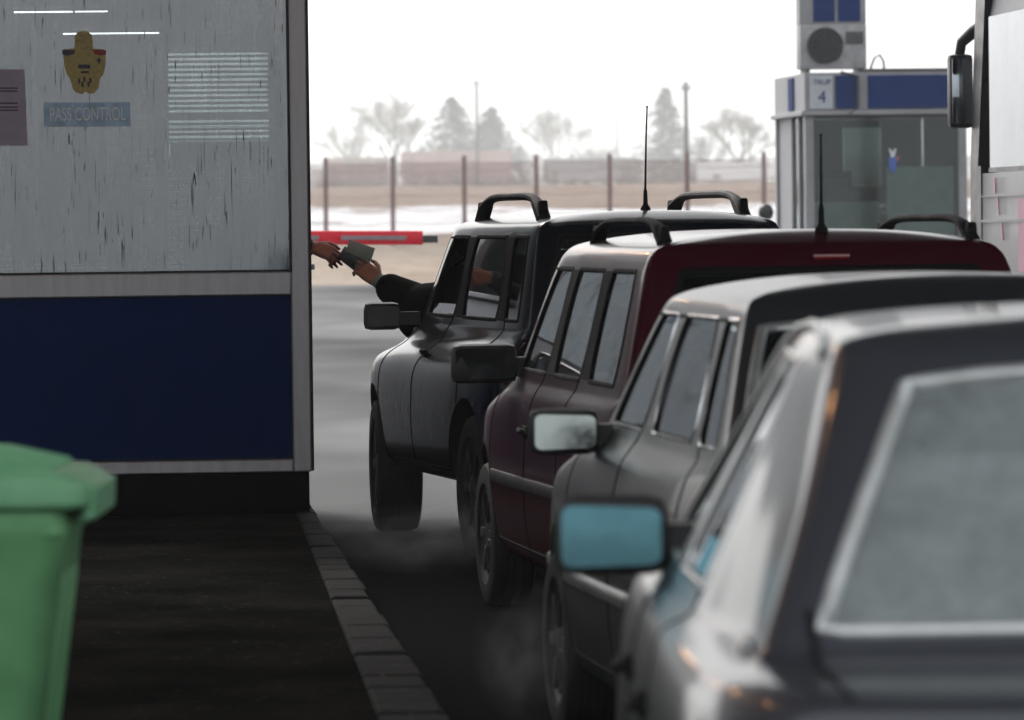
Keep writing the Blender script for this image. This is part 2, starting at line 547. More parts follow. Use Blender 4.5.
def handle_on_side(root, fn, y, z, mats, parent=None, w=.15, sx=-1):
    p, n = fn(y, z, 0, sx)
    mb = MB()
    mb.tube([p + Vector((0, -w / 2, 0)), p + n * .020 + Vector((0, -w * .36, .004)), p + n * .024, p + n * .020 + Vector((0, w * .36, .004)), p + Vector((0, w / 2, 0))], [.010, .012, .013, .012, .010], 8)
    mb.box(p + n * .004, (.012, w * .8, .05), bev=.004)
    mb.lathe([(.011, p.x - .006), (.011, p.x + .006)], 'X', (0, p.y - w * .75, p.z), 12)
    o = mb.build('door_handle', mats['black_shiny'], root)
    return o
# ------------------------------------------------------------------ car shapes
def mk_ring(z, rear, side_x, side_y, front):
    """rear: 4 (x,y); side_x: 8 half widths, side_y: 8 distances (columns 4..11); front: 4 (x,y)"""
    xs = [p[0] for p in rear] + list(side_x) + [p[0] for p in front]
    ys = [p[1] for p in rear] + list(side_y) + [p[1] for p in front]
    return (z, xs, ys)

def rear4(y, xg, xc, bow=.03, c3=.07):
    return [(0, y), (xg * .55, y + bow * .25), (xg, y + bow), (xc, y + c3)]

def car_spec(L, hw, q):
    """q: dictionary of the measured proportions"""
    bs = q['body_y']; bl = q['belt_y']; tp = q['top_y']
    lerp = lambda a, b, t: [x + (y - x) * t for x, y in zip(a, b)]
    Z = q['z']
    ry = q['rear_y']               # rear profile: distance per ring
    xg = q['xg']; rings = []
    fl = q.get('flare', 0)
    def fx(w, r):                   # half width along the flank, pinched a little to the ends
        k = [.965, .985, 1, 1, 1, 1, 1, .99]
        a = [w * c for c in k]
        return a
    fr = lambda w, l: [(w * .975, L - .62), (w * .80, L - .14 - l), (w * .45, L - .03 - l), (0, L - l)]
    cw = q.get('corner', .86)
    widths = [0, .90, .975, 1.0, .998, .985, q.get('belt_w', .945), q.get('gh_w', .925), q.get('gl_w', .915)]
    for r in range(7):
        w = hw * widths[r]
        rr = rear4(ry[r], min(xg[0], w * .8), w * cw, .03, .06 + q.get('plan', .02))
        if r == 0:
            rings.append(mk_ring(Z[0], [(0, y) for _, y in rear4(.3, .5, .6, .02, .05)], [0] * 8, bs, [(0, L - .62), (0, L - .5), (0, L - .4), (0, L - .3)]))
        else:
            sy = bs if r < 6 else lerp(bs, bl, .75)
            rings.append(mk_ring(Z[r], rr, fx(w, r), sy, fr(w, [0, .06, .0, .0, .01, .05, .12][r])))
    ws0, ws1 = q['ws']             # windscreen base/top distances at the centre
    gx = q['gx']                   # half widths at rear columns/pillars: glass low, glass top, rim
    def gh(r, z, w, y0, sy, wsy, xgr, c3, xr=None):
        rr = [(0, y0), (xgr * .55, y0 + q.get('gbow', .02) * .3), (xgr, y0 + q.get('gbow', .02)), ((q['xr'][0] if r < 9 else q['xr'][1]) if 'xr' in q else w * .93, y0 + c3)]
        k = q.get('pinch', [.985, .99, .995, 1, 1, 1, .985, .97])
        if r >= 9: k = q.get('pinch_top', k)
        f = [(w * .90, sy[7] + .06), (w * .66, wsy - .09), (w * .33, wsy - .02), (0, wsy)]
        rings.append(mk_ring(z, rr, [w * c for c in k], sy, f))
    gh(7, Z[7], hw * widths[7], ry[7], bl, ws0 + .02, xg[1] + .03, q['c3'][0])
    gh(8, Z[8], hw * widths[8], ry[8], lerp(bl, tp, .05), ws0, xg[1], q['c3'][0])
    gh(9, Z[9], gx[0], ry[9], lerp(bl, tp, .95), ws1, xg[2], q['c3'][1])
    gh(10, Z[10], gx[1], ry[10], tp, ws1 - .07, xg[2] * .97, q['c3'][1])
    # roof
    w = gx[1] * .62
    t2 = [min(max(y, ry[10] + .30), ws1 - .30) for y in tp]
    rings.append(mk_ring(Z[11], [(0, ry[10] + .12), (w * .5, ry[10] + .12), (w * .8, ry[10] + .13), (w * .95, ry[10] + .2)], [w] * 8, t2,
                         [(w * .95, ws1 - .24), (w * .66, ws1 - .22), (w * .33, ws1 - .2), (0, ws1 - .2)]))
    rings.append(mk_ring(Z[12], [(0, ry[10] + .20), (0, ry[10] + .21), (0, ry[10] + .22), (0, ry[10] + .26)], [0] * 8, t2,
                         [(0, ws1 - .30), (0, ws1 - .29), (0, ws1 - .28), (0, ws1 - .27)]))
    T = {}
    for j in range(3):
        for r in (1, 2, 3): T[r, j] = 'rear_bumper'
    for r in (1, 2, 3): T[r, 3] = 'rear_bumper'
    for r in (1, 2, 3):
        for j in (12, 13, 14): T[r, j] = 'front_bumper'
    for r in (2, 3, 4, 5, 6, 7, 8):
        for j in (6, 7, 8): T[r, j] = 'door_r'
        for j in (9, 10): T[r, j] = 'door_f'
    if q.get('no_c_in_door'):
        for r in range(2, 9): T.pop((r, 6))
    for j in (0, 1): T[8, j] = 'glass_rear'
    for j in (12, 13, 14): T[8, j] = 'glass_ws'
    if q.get('quarter', True): T[8, 5] = 'glass_q'
    T[8, 7] = 'glass_rd'; T[8, 9] = 'glass_fd'
    for (r, j) in q.get('tail', [(4, 2), (4, 3)]): T[r, j] = 'tail'
    T[4, 13] = 'head'
    if q.get('black_pillars'):
        T[8, 6] = 'pillar_c'; T[8, 8] = 'pillar'
    if q.get('clad'):
        for r in (1, 2):
            for j in (4, 5, 11): T[r, j] = 'cladding'
    cr = {}
    for j in range(15):
        cr[6, j, 6, j + 1] = q.get('belt_crease', .35)
    for (a, b) in ((8, 8), (9, 9)):
        for j in range(15): cr[a, j, a, j + 1] = .3
    for j in (5, 6, 7, 8, 9, 10): cr[8, j, 9, j] = .5
    cr[8, 2, 9, 2] = .4
    for j in range(3): cr[10, j, 10, j + 1] = q.get('roof_crease', .2)
    for j in range(3, 12): cr[10, j, 10, j + 1] = q.get('rim_crease', .15)
    return dict(L=L, hw=hw, rings=rings, tags=T, crease=cr)

# black off-roader at the window
SUV = car_spec(4.10, .89, dict(
    body_y=[.16, .30, 1.02, 1.18, 1.86, 1.96, 2.82, 3.02], belt_y=[.20, .34, .66, .76, 1.74, 1.84, 2.72, 2.90], top_y=[.30, .46, .76, .86, 1.70, 1.80, 2.22, 2.38],
    z=[.38, .33, .41, .60, .78, .95, (1.08, 1.08, 1.03, .94), 1.12, 1.135, 1.615, 1.655, 1.695, 1.70],
    rear_y=[.3, .10, .0, -.02, .0, .06, .09, .10, .105, .24, .30], xg=[.56, .62, .50], gx=[.615, .575], ws=(2.98, 2.32),
    c3=(.07, .06), belt_w=.835, gh_w=.80, gl_w=.79, corner=.88, clad=True, black_pillars=True, tail=[(3, 3), (3, 2)]))
SUV.update(wheel_r=.36, tyre_w=.235, axles=(.74, 3.30), arch=1.14, wheel_out=-.01, steer=R(-6), open_driver_window=True)

# tall maroon estate
EST = car_spec(4.30, .90, dict(
    body_y=[.15, .34, 1.02, 1.16, 1.86, 1.97, 2.92, 3.12], belt_y=[.18, .32, .98, 1.09, 1.86, 1.97, 2.85, 3.05], top_y=[.34, .46, 1.02, 1.12, 1.82, 1.92, 2.36, 2.54],
    z=[.26, .20, .30, .52, .66, .84, (.955, .955, .93, .80), .98, .995, 1.495, 1.555, 1.60, 1.612],
    rear_y=[.3, .07, .0, -.02, .0, .06, .09, .10, .11, .28, .34], xg=[.62, .68, .56], gx=[.70, .64], ws=(3.1, 2.44),
    c3=(.07, .05), belt_w=.95, gh_w=.925, gl_w=.915, tail=[(4, 3), (5, 3)], no_c_in_door=True, black_pillars=True, roof_crease=.6, rim_crease=.3))
EST.update(wheel_r=.31, tyre_w=.19, axles=(.80, 3.45))

# grey four-door saloon with a chrome edged rear window
GREY = car_spec(4.35, .86, dict(
    body_y=[.16, .55, 1.10, 1.22, 1.92, 2.02, 2.86, 3.06], belt_y=[.50, .62, .98, 1.08, 1.90, 2.00, 2.76, 2.94], top_y=[.98, 1.05, 1.20, 1.28, 1.86, 1.96, 2.26, 2.42],
    z=[.24, .18, .28, .50, .64, .82, (.95, .95, .93, .78), .985, 1.0, 1.40, 1.435, 1.482, 1.49],
    rear_y=[.3, .07, .0, -.02, .0, .04, .08, .40, .43, .91, 1.00], xg=[.6, .768, .625], xr=(.792, .642), gx=[.655, .605], pinch=[1.03, 1.02, 1.01, 1, 1, 1, .985, .97], pinch_top=[.985, .99, .995, 1, 1, 1, .985, .97], ws=(3.05, 2.34),
    c3=(.045, .05), belt_w=.95, gh_w=.91, gl_w=.90, tail=[(4, 2), (4, 3)]))
GREY.update(wheel_r=.30, tyre_w=.185, axles=(.88, 3.44))

# silver beige saloon close to the camera
NEAR = car_spec(4.40, .95, dict(
    body_y=[.16, .60, 1.16, 1.30, 2.00, 2.08, 2.90, 3.10], belt_y=[.62, .98, 1.26, 1.46, 2.02, 2.10, 2.84, 3.02], top_y=[1.16, 1.32, 1.56, 1.70, 2.00, 2.08, 2.34, 2.50],
    z=[.24, .18, .28, .50, .64, .82, (.93, .93, .92, .78), .95, .962, 1.428, 1.452, 1.478, 1.484],
    rear_y=[.3, .07, .0, -.02, .0, .04, .07, .47, .50, 1.02, 1.09], xg=[.62, .715, .505], gx=[.63, .58], pinch=[.875, .90, .94, .98, 1, 1, .99, .97], pinch_top=[1, 1, 1, 1, .99, .98, .96, .94], ws=(3.12, 2.42),
    c3=(.07, .06), belt_w=.955, gh_w=.915, gl_w=.905, quarter=False, tail=[(4, 2), (4, 3)], no_c_in_door=True))
NEAR['adj'] = {(9, 2): (.012, -.045, -.030), (9, 1): (-.10, -.002, 0), (10, 2): (0, -.01, -.006)}
GREY['adj'] = {(9, 2): (.01, -.03, -.022), (9, 1): (-.10, 0, 0)}
NEAR.update(wheel_r=.30, tyre_w=.185, axles=(.92, 3.50))
# ------------------------------------------------------------------ car materials and the four cars
rubber = simple('tyre_rubber', (.018, .018, .019), .75, var=.3, bump=.2)
black_plastic = simple('black_plastic', (.016, .016, .018), .5, var=.2, vscale=20)
black_trim = simple('black_rubber_trim', (.008, .008, .009), .7, spec=.15, var=.2)
chrome = simple('chrome', (.62, .64, .66), .16, metal=1, var=.08, vscale=12)
dull_chrome = simple('dull_bright_trim', (.66, .68, .68), .34, metal=.75, var=.1, vscale=12)
rim_mat = simple('wheel_rim', (.12, .12, .125), .5, metal=.6, var=.25, col2=(.05, .048, .045))
cloth_mat = simple('seat_cloth', (.028, .030, .034), .95, spec=.2, var=.25, vscale=30)
tail_mat = simple('tail_lamp_red', (.22, .008, .012), .14, var=.2, vscale=30, coat=.8)
lamp_mat = simple('lamp_glass', (.55, .57, .58), .08, var=.1, coat=.8)
g_black = glass('car_black_glass', (.035, .04, .04), .9, .02, (.05, .05, .05))
g_side = glass('car_side_glass', (.30, .34, .34), 1.1, .05, (.20, .22, .22))
g_dark = glass('car_tinted_glass', (.10, .12, .12), 1.0, .03, (.16, .17, .17))
g_front = glass('windscreen_glass', (.62, .68, .66), 1.0, .05, (.35, .36, .34))
g_dusty_sheen = glass('dusty_sheen_rear_glass', (.62, .67, .66), 2.0, .36, (.50, .57, .57))  # pale film is dust plus sky reflection put into its colour
g_light = glass('pale_green_rear_glass', (.62, .72, .70), .9, .03, (.2, .22, .22))
g_clear = glass('light_tinted_rear_glass', (.28, .33, .32), 1.0, .05, (.2, .22, .22))
mirror_grey = simple('mirror_silvered', (.36, .41, .40), .05, metal=1, var=.03)
mirror_dark = simple('mirror_silvered_dark', (.20, .21, .23), .12, metal=1, var=.05)
mirror_black = simple('mirror_painted_dark', (.03, .03, .034), .2, var=.05)  # the mirror's dark look is put into a flat colour, no silvering
mirror_blue = simple('mirror_blue_tinted', (.10, .235, .28), .07, metal=1, var=.04)

def base_mats(p, bumper, **kw):
    d = dict(paint=p, bumper=bumper, rubber=rubber, rim=rim_mat, cloth=cloth_mat, tail=tail_mat, lamp=lamp_mat, black=black_plastic, black_shiny=black_trim,
             rubber_trim=black_trim, glass_side=g_side, glass_rear=g_clear, glass_front=g_front, mirror_shell=black_plastic)
    d.update(kw); return d

def kid(root, name):
    """the left hand child of that name"""
    c = [o for o in root.children if o.name.split('.')[0] == name]
    def left(o): return sum(v.co.x for v in o.data.vertices) / max(1, len(o.data.vertices))
    return sorted(c, key=left)[0]

def cabin(root, sp, mats, front_y, rear_y, zb=0):
    L = sp['L']; w = sp['hw']
    for s in (-1, 1): make_seat(root, s * w * .42, front_y - L / 2, mats)
    make_seat(root, 0, rear_y - L / 2, dict(mats, cloth=mats.get('rear_cloth', mats['cloth'])), w * 1.35)
    mb = MB(); mb.box((0, front_y + .85 - L / 2, .80 + zb), (w * 1.6, .40, .22), bev=.05)
    mb.build('dashboard', mats['black'], root)
    st = MB(); prev = []
    pts = [Vector((-w * .42 + .18 * math.cos(a), 0, .18 * math.sin(a))) for a in [k * math.pi / 12 for k in range(25)]]
    M = Matrix.Translation((0, front_y + .52 - L / 2, .86 + zb)) @ Matrix.Rotation(R(-25), 4, 'X')
    st.tube([M @ p for p in pts], .014, 8); st.tube([M @ Vector((-w * .42, 0, 0)), M @ Vector((-w * .42, .25, -.06))], .03, 8)
    st.tube([M @ Vector((-w * .42 - .17, 0, 0)), M @ Vector((-w * .42 + .17, 0, 0))], .016, 8)
    st.build('steering_wheel', mats['black'], root)

def inside_mirror(root, sp, ws1, z, mats):
    mb = MB(); y = ws1 - .02 - sp['L'] / 2
    mb.box((0, y, z), (.24, .035, .075), bev=.015); mb.tube([(0, y + .01, z), (0, y + .06, z + .10)], .012, 8)
    mb.build('interior_mirror', mats['black'], root)

def roof_rail(root, top, x, y0, y1, h, mats, sx, w=.030, lean=.02):
    p0, p1 = top(sx * x, y0, -.01), top(sx * x, y1, -.01)
    mb = MB(); n = 16; pts = []
    z0, z1 = p0.z, p1.z
    for i in range(n + 1):
        t = i / n
        y = p0.y + (p1.y - p0.y) * t
        base = z0 + (z1 - z0) * t
        up = h * min(1, (1 - abs(2 * t - 1) ** 6))
        pts.append(Vector((p0.x + (p1.x - p0.x) * t, y, base + up + .004)))
    mb.tube(pts, [w * (1.15 if (i < 2 or i > n - 2) else .78) for i in range(n + 1)], 10, flat=.75)
    for p, s in ((p0, 1), (p1, -1)):
        mb.box(p + Vector((0, s * .02, h * .40)), (w * 1.5, .07, h * .9), bev=.012, taper=(.8, .8))
    return mb.build('roof_rail', mats, root)

def antenna(root, p, h, mats, lean=0.0, back=0.0):
    mb = MB()
    mb.lathe([(.026, 0), (.024, .012), (.012, .03), (.010, .09), (.0045, .11)], 'Z', p, 14)
    mb.tube([p + Vector((0, 0, .10)), p + Vector((lean * h * .5, -back * h * .5, .1 + h * .5)), p + Vector((lean * h, -back * h, h))], [.0055, .0045, .0035], 8)
    mb.ball(p + Vector((lean * h, -back * h, h)), .006, 8, 6)
    return mb.build('antenna', mats, root)

def plate(root, rearp, x, z, txt, mats):
    p = rearp(x, z, .006)
    mb = MB(); mb.box((x, p.y, z), (.50, .008, .11), bev=.003)
    pl = mb.build('number_plate', simple('plate_white', (.7, .7, .68), .4, var=.05), root)
    return pl

def place(d_rear, x_rear, m, L):
    th = math.atan(m); c = Vector((x_rear, d_rear, 0)) + Vector((-math.sin(th), math.cos(th), 0)) * L / 2
    return (c.x, c.y, 0), th

# --- off-roader being checked at the window
pm = base_mats(paint('paint_blue_black', (.006, .008, .016), .20, dirt=.22, dirt_col=(.010, .010, .012), zlow=.4, zhigh=1.1, coat=.25, spec=.12),
               simple('off_roader_cladding', (.022, .023, .026), .5, var=.25, vscale=8), glass_rear=g_light, glass_quarter=g_black)
loc, th = place(23.7, .78, .212, SUV['L'])
suv, sside, srear, stop_ = make_car('off_road_car', 'black off-road car at the booth window with an arm reaching out of it', 'car', SUV, loc, th, pm, dict(rubber=rubber, rim=rim_mat))
cabin(suv, SUV, pm, 1.95, 1.0, .2); inside_mirror(suv, SUV, 2.35, 1.47, pm)
for s in (-1, 1): roof_rail(suv, stop_, .50, .62, 2.10, .115, black_trim, s, .034)
antenna(suv, stop_(-.01, .55), .50, black_trim, .02, .03)
handle_on_side(suv, sside, 1.98, .98, pm, w=.14).parent = kid(suv, 'front_door')
handle_on_side(suv, sside, 1.16, .99, pm, w=.14).parent = kid(suv, 'rear_door')
make_mirror(suv, -.895, 2.78 - 2.05, 1.165, .165, .115, pm, mirror_black)
plate(suv, srear, 0, .70, '', pm)

# --- maroon estate
pm = base_mats(paint('paint_maroon', (.060, .003, .012), .26, metal=.1, dirt=.30, dirt_col=(.026, .018, .020), zlow=.3, zhigh=1.25, coat=.38, spec=.12),
               simple('estate_bumper', (.035, .030, .032), .5, var=.2), glass_rear=g_dark)
loc, th = place(18.2, 1.225, .142, EST['L'])
est, eside, erear, etop = make_car('estate_car', 'maroon estate car with roof rails behind the black off-road car', 'car', EST, loc, th, pm, dict(rubber=rubber, rim=rim_mat))
cabin(est, EST, pm, 2.0, 1.05, .1); inside_mirror(est, EST, 2.48, 1.38, pm)
for s in (-1, 1): roof_rail(est, etop, .585, .50, 2.10, .088, black_trim, s, .028)
antenna(est, etop(0.0, .46), .36, black_trim, .0, .02)
handle_on_side(est, eside, 2.1, .80, pm, w=.16).parent = kid(est, 'front_door')
handle_on_side(est, eside, 1.30, .80, pm, w=.16).parent = kid(est, 'rear_door')
make_mirror(est, -.955, 2.78 - 2.15, 1.06, .25, .135, pm, mirror_dark, tilt=3)
strip_on_side(eside, .5, 3.75, .60, .58, .05, .014).build('side_moulding', pm['bumper'], est)
m_ = MB(); p = erear(0, 1.50, .004); m_.box((0, p.y, 1.505), (.14, .03, .022), bev=.006); m_.build('brake_light', tail_mat, est)
plate(est, erear, 0, .74, '', pm)

# --- grey saloon
pm = base_mats(paint('paint_grey_metallic', (.046, .052, .062), .34, metal=.4, dirt=.34, dirt_col=(.048, .048, .050), zlow=.3, zhigh=1.2, coat=.3, spec=.18),
               simple('grey_bumper', (.09, .09, .09), .45, var=.2), glass_rear=g_dark, rear_trim_mat=dull_chrome, side_trim_mat=chrome)
GREY['rear_trim'] = ('rear_window_trim', .030, .009, .004, .004, dull_chrome)
GREY['side_trim'] = ('window_trim', .013, .006, .004, .004, chrome)
loc, th = place(12.7, 1.40, .13, GREY['L'])
grey, gside, grear, gtop = make_car('grey_saloon', 'dusty grey saloon car with bright window trim behind the maroon estate', 'car', GREY, loc, th, pm, dict(rubber=rubber, rim=rim_mat))
cabin(grey, GREY, pm, 2.1, 1.25); inside_mirror(grey, GREY, 2.4, 1.3, pm)
handle_on_side(grey, gside, 2.12, .80, pm).parent = kid(grey, 'front_door')
handle_on_side(grey, gside, 1.36, .80, pm).parent = kid(grey, 'rear_door')
make_mirror(grey, -.905, 2.66 - 2.175, 1.005, .19, .112, pm, mirror_grey, tilt=-1.6)
strip_on_side(gside, .35, 3.95, .56, .54, .045, .014).build('side_moulding', dull_chrome, grey)
plate(grey, grear, 0, .72, '', pm)

# --- silver saloon near the camera
pm = base_mats(paint('paint_silver', (.058, .064, .080), .32, metal=.45, spec=.25, coat=.5, dirt=.28, dirt_col=(.082, .082, .084), zlow=.3, zhigh=1.2),
               simple('silver_bumper', (.13, .13, .125), .45, var=.2), glass_rear=g_dusty_sheen, rear_cloth=simple('rear_seat_pale_cover', (.60, .64, .68), .9, var=.35, vscale=9, col2=(.16, .18, .23)), rear_trim_mat=dull_chrome, side_trim_mat=dull_chrome)
NEAR['rear_trim'] = ('rear_window_trim', .029, .011, .004, .006, dull_chrome)
NEAR['side_trim'] = ('window_trim', .018, .008, .004, .004, dull_chrome)
loc, th = place(7.25, 1.165, .006, NEAR['L'])
near, nside, nrear, ntop = make_car('silver_saloon', 'silver saloon car with a wide bright rear window trim, last in the queue', 'car', NEAR, loc, th, pm, dict(rubber=rubber, rim=rim_mat))
cabin(near, NEAR, pm, 2.2, 1.42)
sh = MB(); sh.box((0, .72 - 2.2, .90), (1.36, .62, .03), bev=.01); sh.build('parcel_shelf', simple('parcel_shelf_grey', (.16, .17, .18), .85, var=.3, vscale=6), near); inside_mirror(near, NEAR, 2.45, 1.3, pm)
handle_on_side(near, nside, 2.18, .80, pm).parent = kid(near, 'front_door')
handle_on_side(near, nside, 1.42, .80, pm).parent = kid(near, 'rear_door')
make_mirror(near, -.96, 2.50 - 2.2, 1.028, .20, .125, pm, mirror_blue, tilt=-1.6)
rl = MB(); rp = []
for (y_, z_) in ((1.22, 1.41), (1.40, 1.432), (1.7, 1.440), (2.1, 1.440), (2.32, 1.428), (2.48, 1.39), (2.62, 1.31), (2.80, 1.18), (2.98, 1.04)):
    p, n_ = nside(y_, z_, .006); rp.append(p)
rl.tube(rp, .011, 8); rl.build('drip_rail', dull_chrome, near)
strip_on_side(nside, .35, 3.95, .56, .54, .045, .014).build('side_moulding', black_plastic, near)
sm_ = MB(); sm_.tube([ntop(x_, y_, .001) for x_, y_ in ((-.70, .60), (-.695, .45), (-.68, .30), (-.665, .16), (-.65, .07))], .006, 6); sm_.build('boot_lid_seam', black_trim, near)
sm_ = MB(); p, n_ = nside(.80, .95, .004); sm_.ball(p, (.016, .03, .014), 12, 8); sm_.build('trim_end', dull_chrome, near)
plate(near, nrear, 0, .72, '', pm)
# ------------------------------------------------------------------ ground
def world_pos(nt):
    g = N(nt, 'ShaderNodeNewGeometry'); return g.outputs['Position']

def road_material():
    """asphalt: dry and black under the canopy, wet and shiny where the rain reaches it"""
    m, nt, out = new_mat('asphalt')
    p = N(nt, 'ShaderNodeBsdfPrincipled')
    w = world_pos(nt); sep = N(nt, 'ShaderNodeSeparateXYZ'); L_(nt, w, sep.inputs[0])
    n1 = noise(nt, w, .55, 6, .6); n2 = noise(nt, w, 60, 3, .6)
    mp = nt.nodes.new('ShaderNodeMapping'); mp.inputs['Scale'].default_value = (.12, .045, 1); L_(nt, w, mp.inputs[0])
    n3 = noise(nt, mp.outputs[0], 1.0, 4, .55)
    edge = mth(nt, 'ADD', sep.outputs[1], mth(nt, 'MULTIPLY', n1, 4.0))
    wet = N(nt, 'ShaderNodeMapRange'); wet.interpolation_type = 'SMOOTHSTEP'
    L_(nt, edge, wet.inputs[0]); wet.inputs[1].default_value = 27.5; wet.inputs[2].default_value = 32.0
    wetv = mth(nt, 'MULTIPLY', wet.outputs[0], ramp(nt, n3, [(.35, .25), (.6, 1.)]), True)
    dry = mixc(nt, ramp(nt, n1, [(.3, 0.), (.7, 1.)]), (.008, .008, .009), (.017, .017, .018))
    dry = mixc(nt, ramp(nt, n2, [(.55, 0.), (.75, .35)]), dry, (.07, .07, .068))
    wetc = mixc(nt, ramp(nt, n3, [(.35, 0.), (.65, 1.)]), (.026, .026, .028), (.058, .058, .060))
    L_(nt, mixc(nt, wetv, dry, wetc), p.inputs['Base Color'])
    L_(nt, mth(nt, 'SUBTRACT', .85, mth(nt, 'MULTIPLY', wetv, .26)), p.inputs['Roughness'])
    L_(nt, mth(nt, 'ADD', .004, mth(nt, 'MULTIPLY', wetv, .105)), p.inputs['Specular IOR Level'])
    b = N(nt, 'ShaderNodeBump'); b.inputs['Strength'].default_value = .35; b.inputs['Distance'].default_value = .01
    L_(nt, n2, b.inputs['Height']); L_(nt, b.outputs[0], p.inputs['Normal'])
    L_(nt, p.outputs[0], out.inputs[0]); return m

def field_material():
    m, nt, out = new_mat('winter_field')
    p = N(nt, 'ShaderNodeBsdfPrincipled'); p.inputs['Roughness'].default_value = .95; p.inputs['Specular IOR Level'].default_value = .1
    w = world_pos(nt); sep = N(nt, 'ShaderNodeSeparateXYZ'); L_(nt, w, sep.inputs[0])
    mp = nt.nodes.new('ShaderNodeMapping'); mp.inputs['Scale'].default_value = (.22, .055, 1); L_(nt, w, mp.inputs[0])
    n1 = noise(nt, mp.outputs[0], 1.0, 6, .68); n2 = noise(nt, w, 1.2, 5, .65)
    grass = mixc(nt, ramp(nt, n2, [(.3, 0.), (.7, 1.)]), (.19, .14, .10), (.33, .26, .20))
    grass = mixc(nt, ramp(nt, n1, [(.42, 0.), (.6, .6)]), grass, (.36, .30, .25))
    # old snow lies in a belt beyond the fence
    a = N(nt, 'ShaderNodeMapRange'); a.interpolation_type = 'SMOOTHSTEP'; L_(nt, sep.outputs[1], a.inputs[0]); a.inputs[1].default_value = 152; a.inputs[2].default_value = 160
    b = N(nt, 'ShaderNodeMapRange'); b.interpolation_type = 'SMOOTHSTEP'; L_(nt, sep.outputs[1], b.inputs[0]); b.inputs[1].default_value = 206; b.inputs[2].default_value = 190
    belt = mth(nt, 'MULTIPLY', a.outputs[0], b.outputs[0])
    sn = mth(nt, 'ADD', mth(nt, 'MULTIPLY', belt, .36), mth(nt, 'MULTIPLY', n1, .78))
    snow = ramp(nt, sn, [(.64, 0.), (.72, 1.)])
    L_(nt, mixc(nt, snow, grass, (.90, .91, .93)), p.inputs['Base Color'])
    bu = N(nt, 'ShaderNodeBump'); bu.inputs['Strength'].default_value = .6; bu.inputs['Distance'].default_value = .15
    L_(nt, n2, bu.inputs['Height']); L_(nt, bu.outputs[0], p.inputs['Normal'])
    L_(nt, p.outputs[0], out.inputs[0]); return m

asphalt = road_material()
rb = MB(); rb.quad((-90, -60, 0), (90, -60, 0), (90, 141, 0), (-90, 141, 0))
setp(rb.build('road', asphalt, smooth=False), kind='structure')

def hill(y):
    P = [(-80, -.03), (138, -.03), (141, .02), (146, .62), (150, 1.02), (156, 1.15), (172, 1.75), (200, 2.5), (300, 3.85), (400, 4.5), (700, 6.0), (2600, 9)]
    for (a, za), (b, zb) in zip(P, P[1:]):
        if y <= b:
            t = (y - a) / (b - a); return za + (zb - za) * t
    return P[-1][1]
g = MB(); ys = [-80, 60, 130] + [138 + i * 1.0 for i in range(72)] + [212 + 8 * i for i in range(30)] + [460, 520, 600, 700, 900, 1300, 2000, 2600]
xs = [-1500, -600, -250, -120] + [-60 + 2.5 * i for i in range(61)] + [120, 250, 600, 1500]
rng = random.Random(4)
vs = []
for y in ys:
    row = []
    for x in xs:
        dz = 0
        if y > 145: dz = .10 * math.sin(x * .35 + y * .21) + .09 * math.sin(x * .13 - y * .11) + rng.uniform(-.05, .05)
        row.append(g.bm.verts.new((x, y, hill(y) + dz * min(1, max(0, (y - 145) / 6)))))
    vs.append(row)
for i in range(len(ys) - 1):
    for j in range(len(xs) - 1): g.bm.faces.new((vs[i][j], vs[i][j + 1], vs[i + 1][j + 1], vs[i + 1][j]))
setp(g.build('ground', field_material(), angle=80), kind='structure')

# booth island: dark asphalt behind a kerb of concrete stones
def kx(y):
    P = [(-12, -.42), (8, -.34), (12.5, -.09), (15.1, -.20), (26.3, -1.05), (60, -3.63)]
    for (a, xa), (b, xb) in zip(P, P[1:]):
        if y <= b: return xa + (xb - xa) * (y - a) / (b - a)
    return P[-1][1]
def kw_(y): return .22 if y < 15 else max(.11, .22 - (y - 15) * .0105)
kerb_stone = simple('kerb_concrete', (.050, .050, .051), .9, spec=.1, vscale=4.5, bump=.8, bscale=30, col2=(.018, .018, .018))
island_mat0 = simple('island_asphalt', (.040, .040, .037), .95, spec=.0, var=.5, vscale=1.6, bump=.9, bscale=40, col2=(.016, .0165, .016))
def grit(m):
    nt = m.node_tree; p = [n for n in nt.nodes if n.type == 'BSDF_PRINCIPLED'][0]; src = p.inputs['Base Color'].links[0].from_socket
    w = world_pos(nt); a = ramp(nt, noise(nt, w, 26, 2, .5), [(.66, 0.), (.72, 1.)]); b = ramp(nt, noise(nt, w, 1.1, 5, .65), [(.40, 0.), (.62, 1.)])
    c = mixc(nt, mth(nt, 'MULTIPLY', a, .55), src, (.16, .155, .14)); c = mixc(nt, mth(nt, 'MULTIPLY', b, .55), c, (.010, .010, .010)); L_(nt, c, p.inputs['Base Color']); return m
island_mat = grit(island_mat0); grit(kerb_stone)
kb = MB(); y = -12.0; rk = random.Random(3)
while y < 40:
    ln = rk.uniform(.34, .62); y2 = y + ln - .025
    d = rk.uniform(-.006, .006); e = rk.uniform(-.008, .008)
    poly = [(kx(y) - kw_(y), y), (kx(y) + e, y), (kx(y2) + e, y2), (kx(y2) - kw_(y2), y2)]
    b0 = len(kb.bm.verts); kb.prism(poly, -.05, .15 + d, 'XY'); y += ln
setp(kb.build('kerb', kerb_stone, smooth=False, bev=.018), kind='structure')
isl = MB(); ysl = [-12, 0, 8, 12.5, 15.1, 20, 26.3, 33, 40]
isl.prism([(kx(y) - kw_(y) + .004, y) for y in ysl] + [(-9, 40), (-9, -12)], -.05, .141, 'XY')
# sunk joints under the stones
isl.prism([(kx(y) - .03, y) for y in ysl] + [(kx(y) - kw_(y), y) for y in ysl[::-1]], -.05, .125, 'XY')
setp(isl.build('pavement', island_mat, smooth=False), kind='structure')

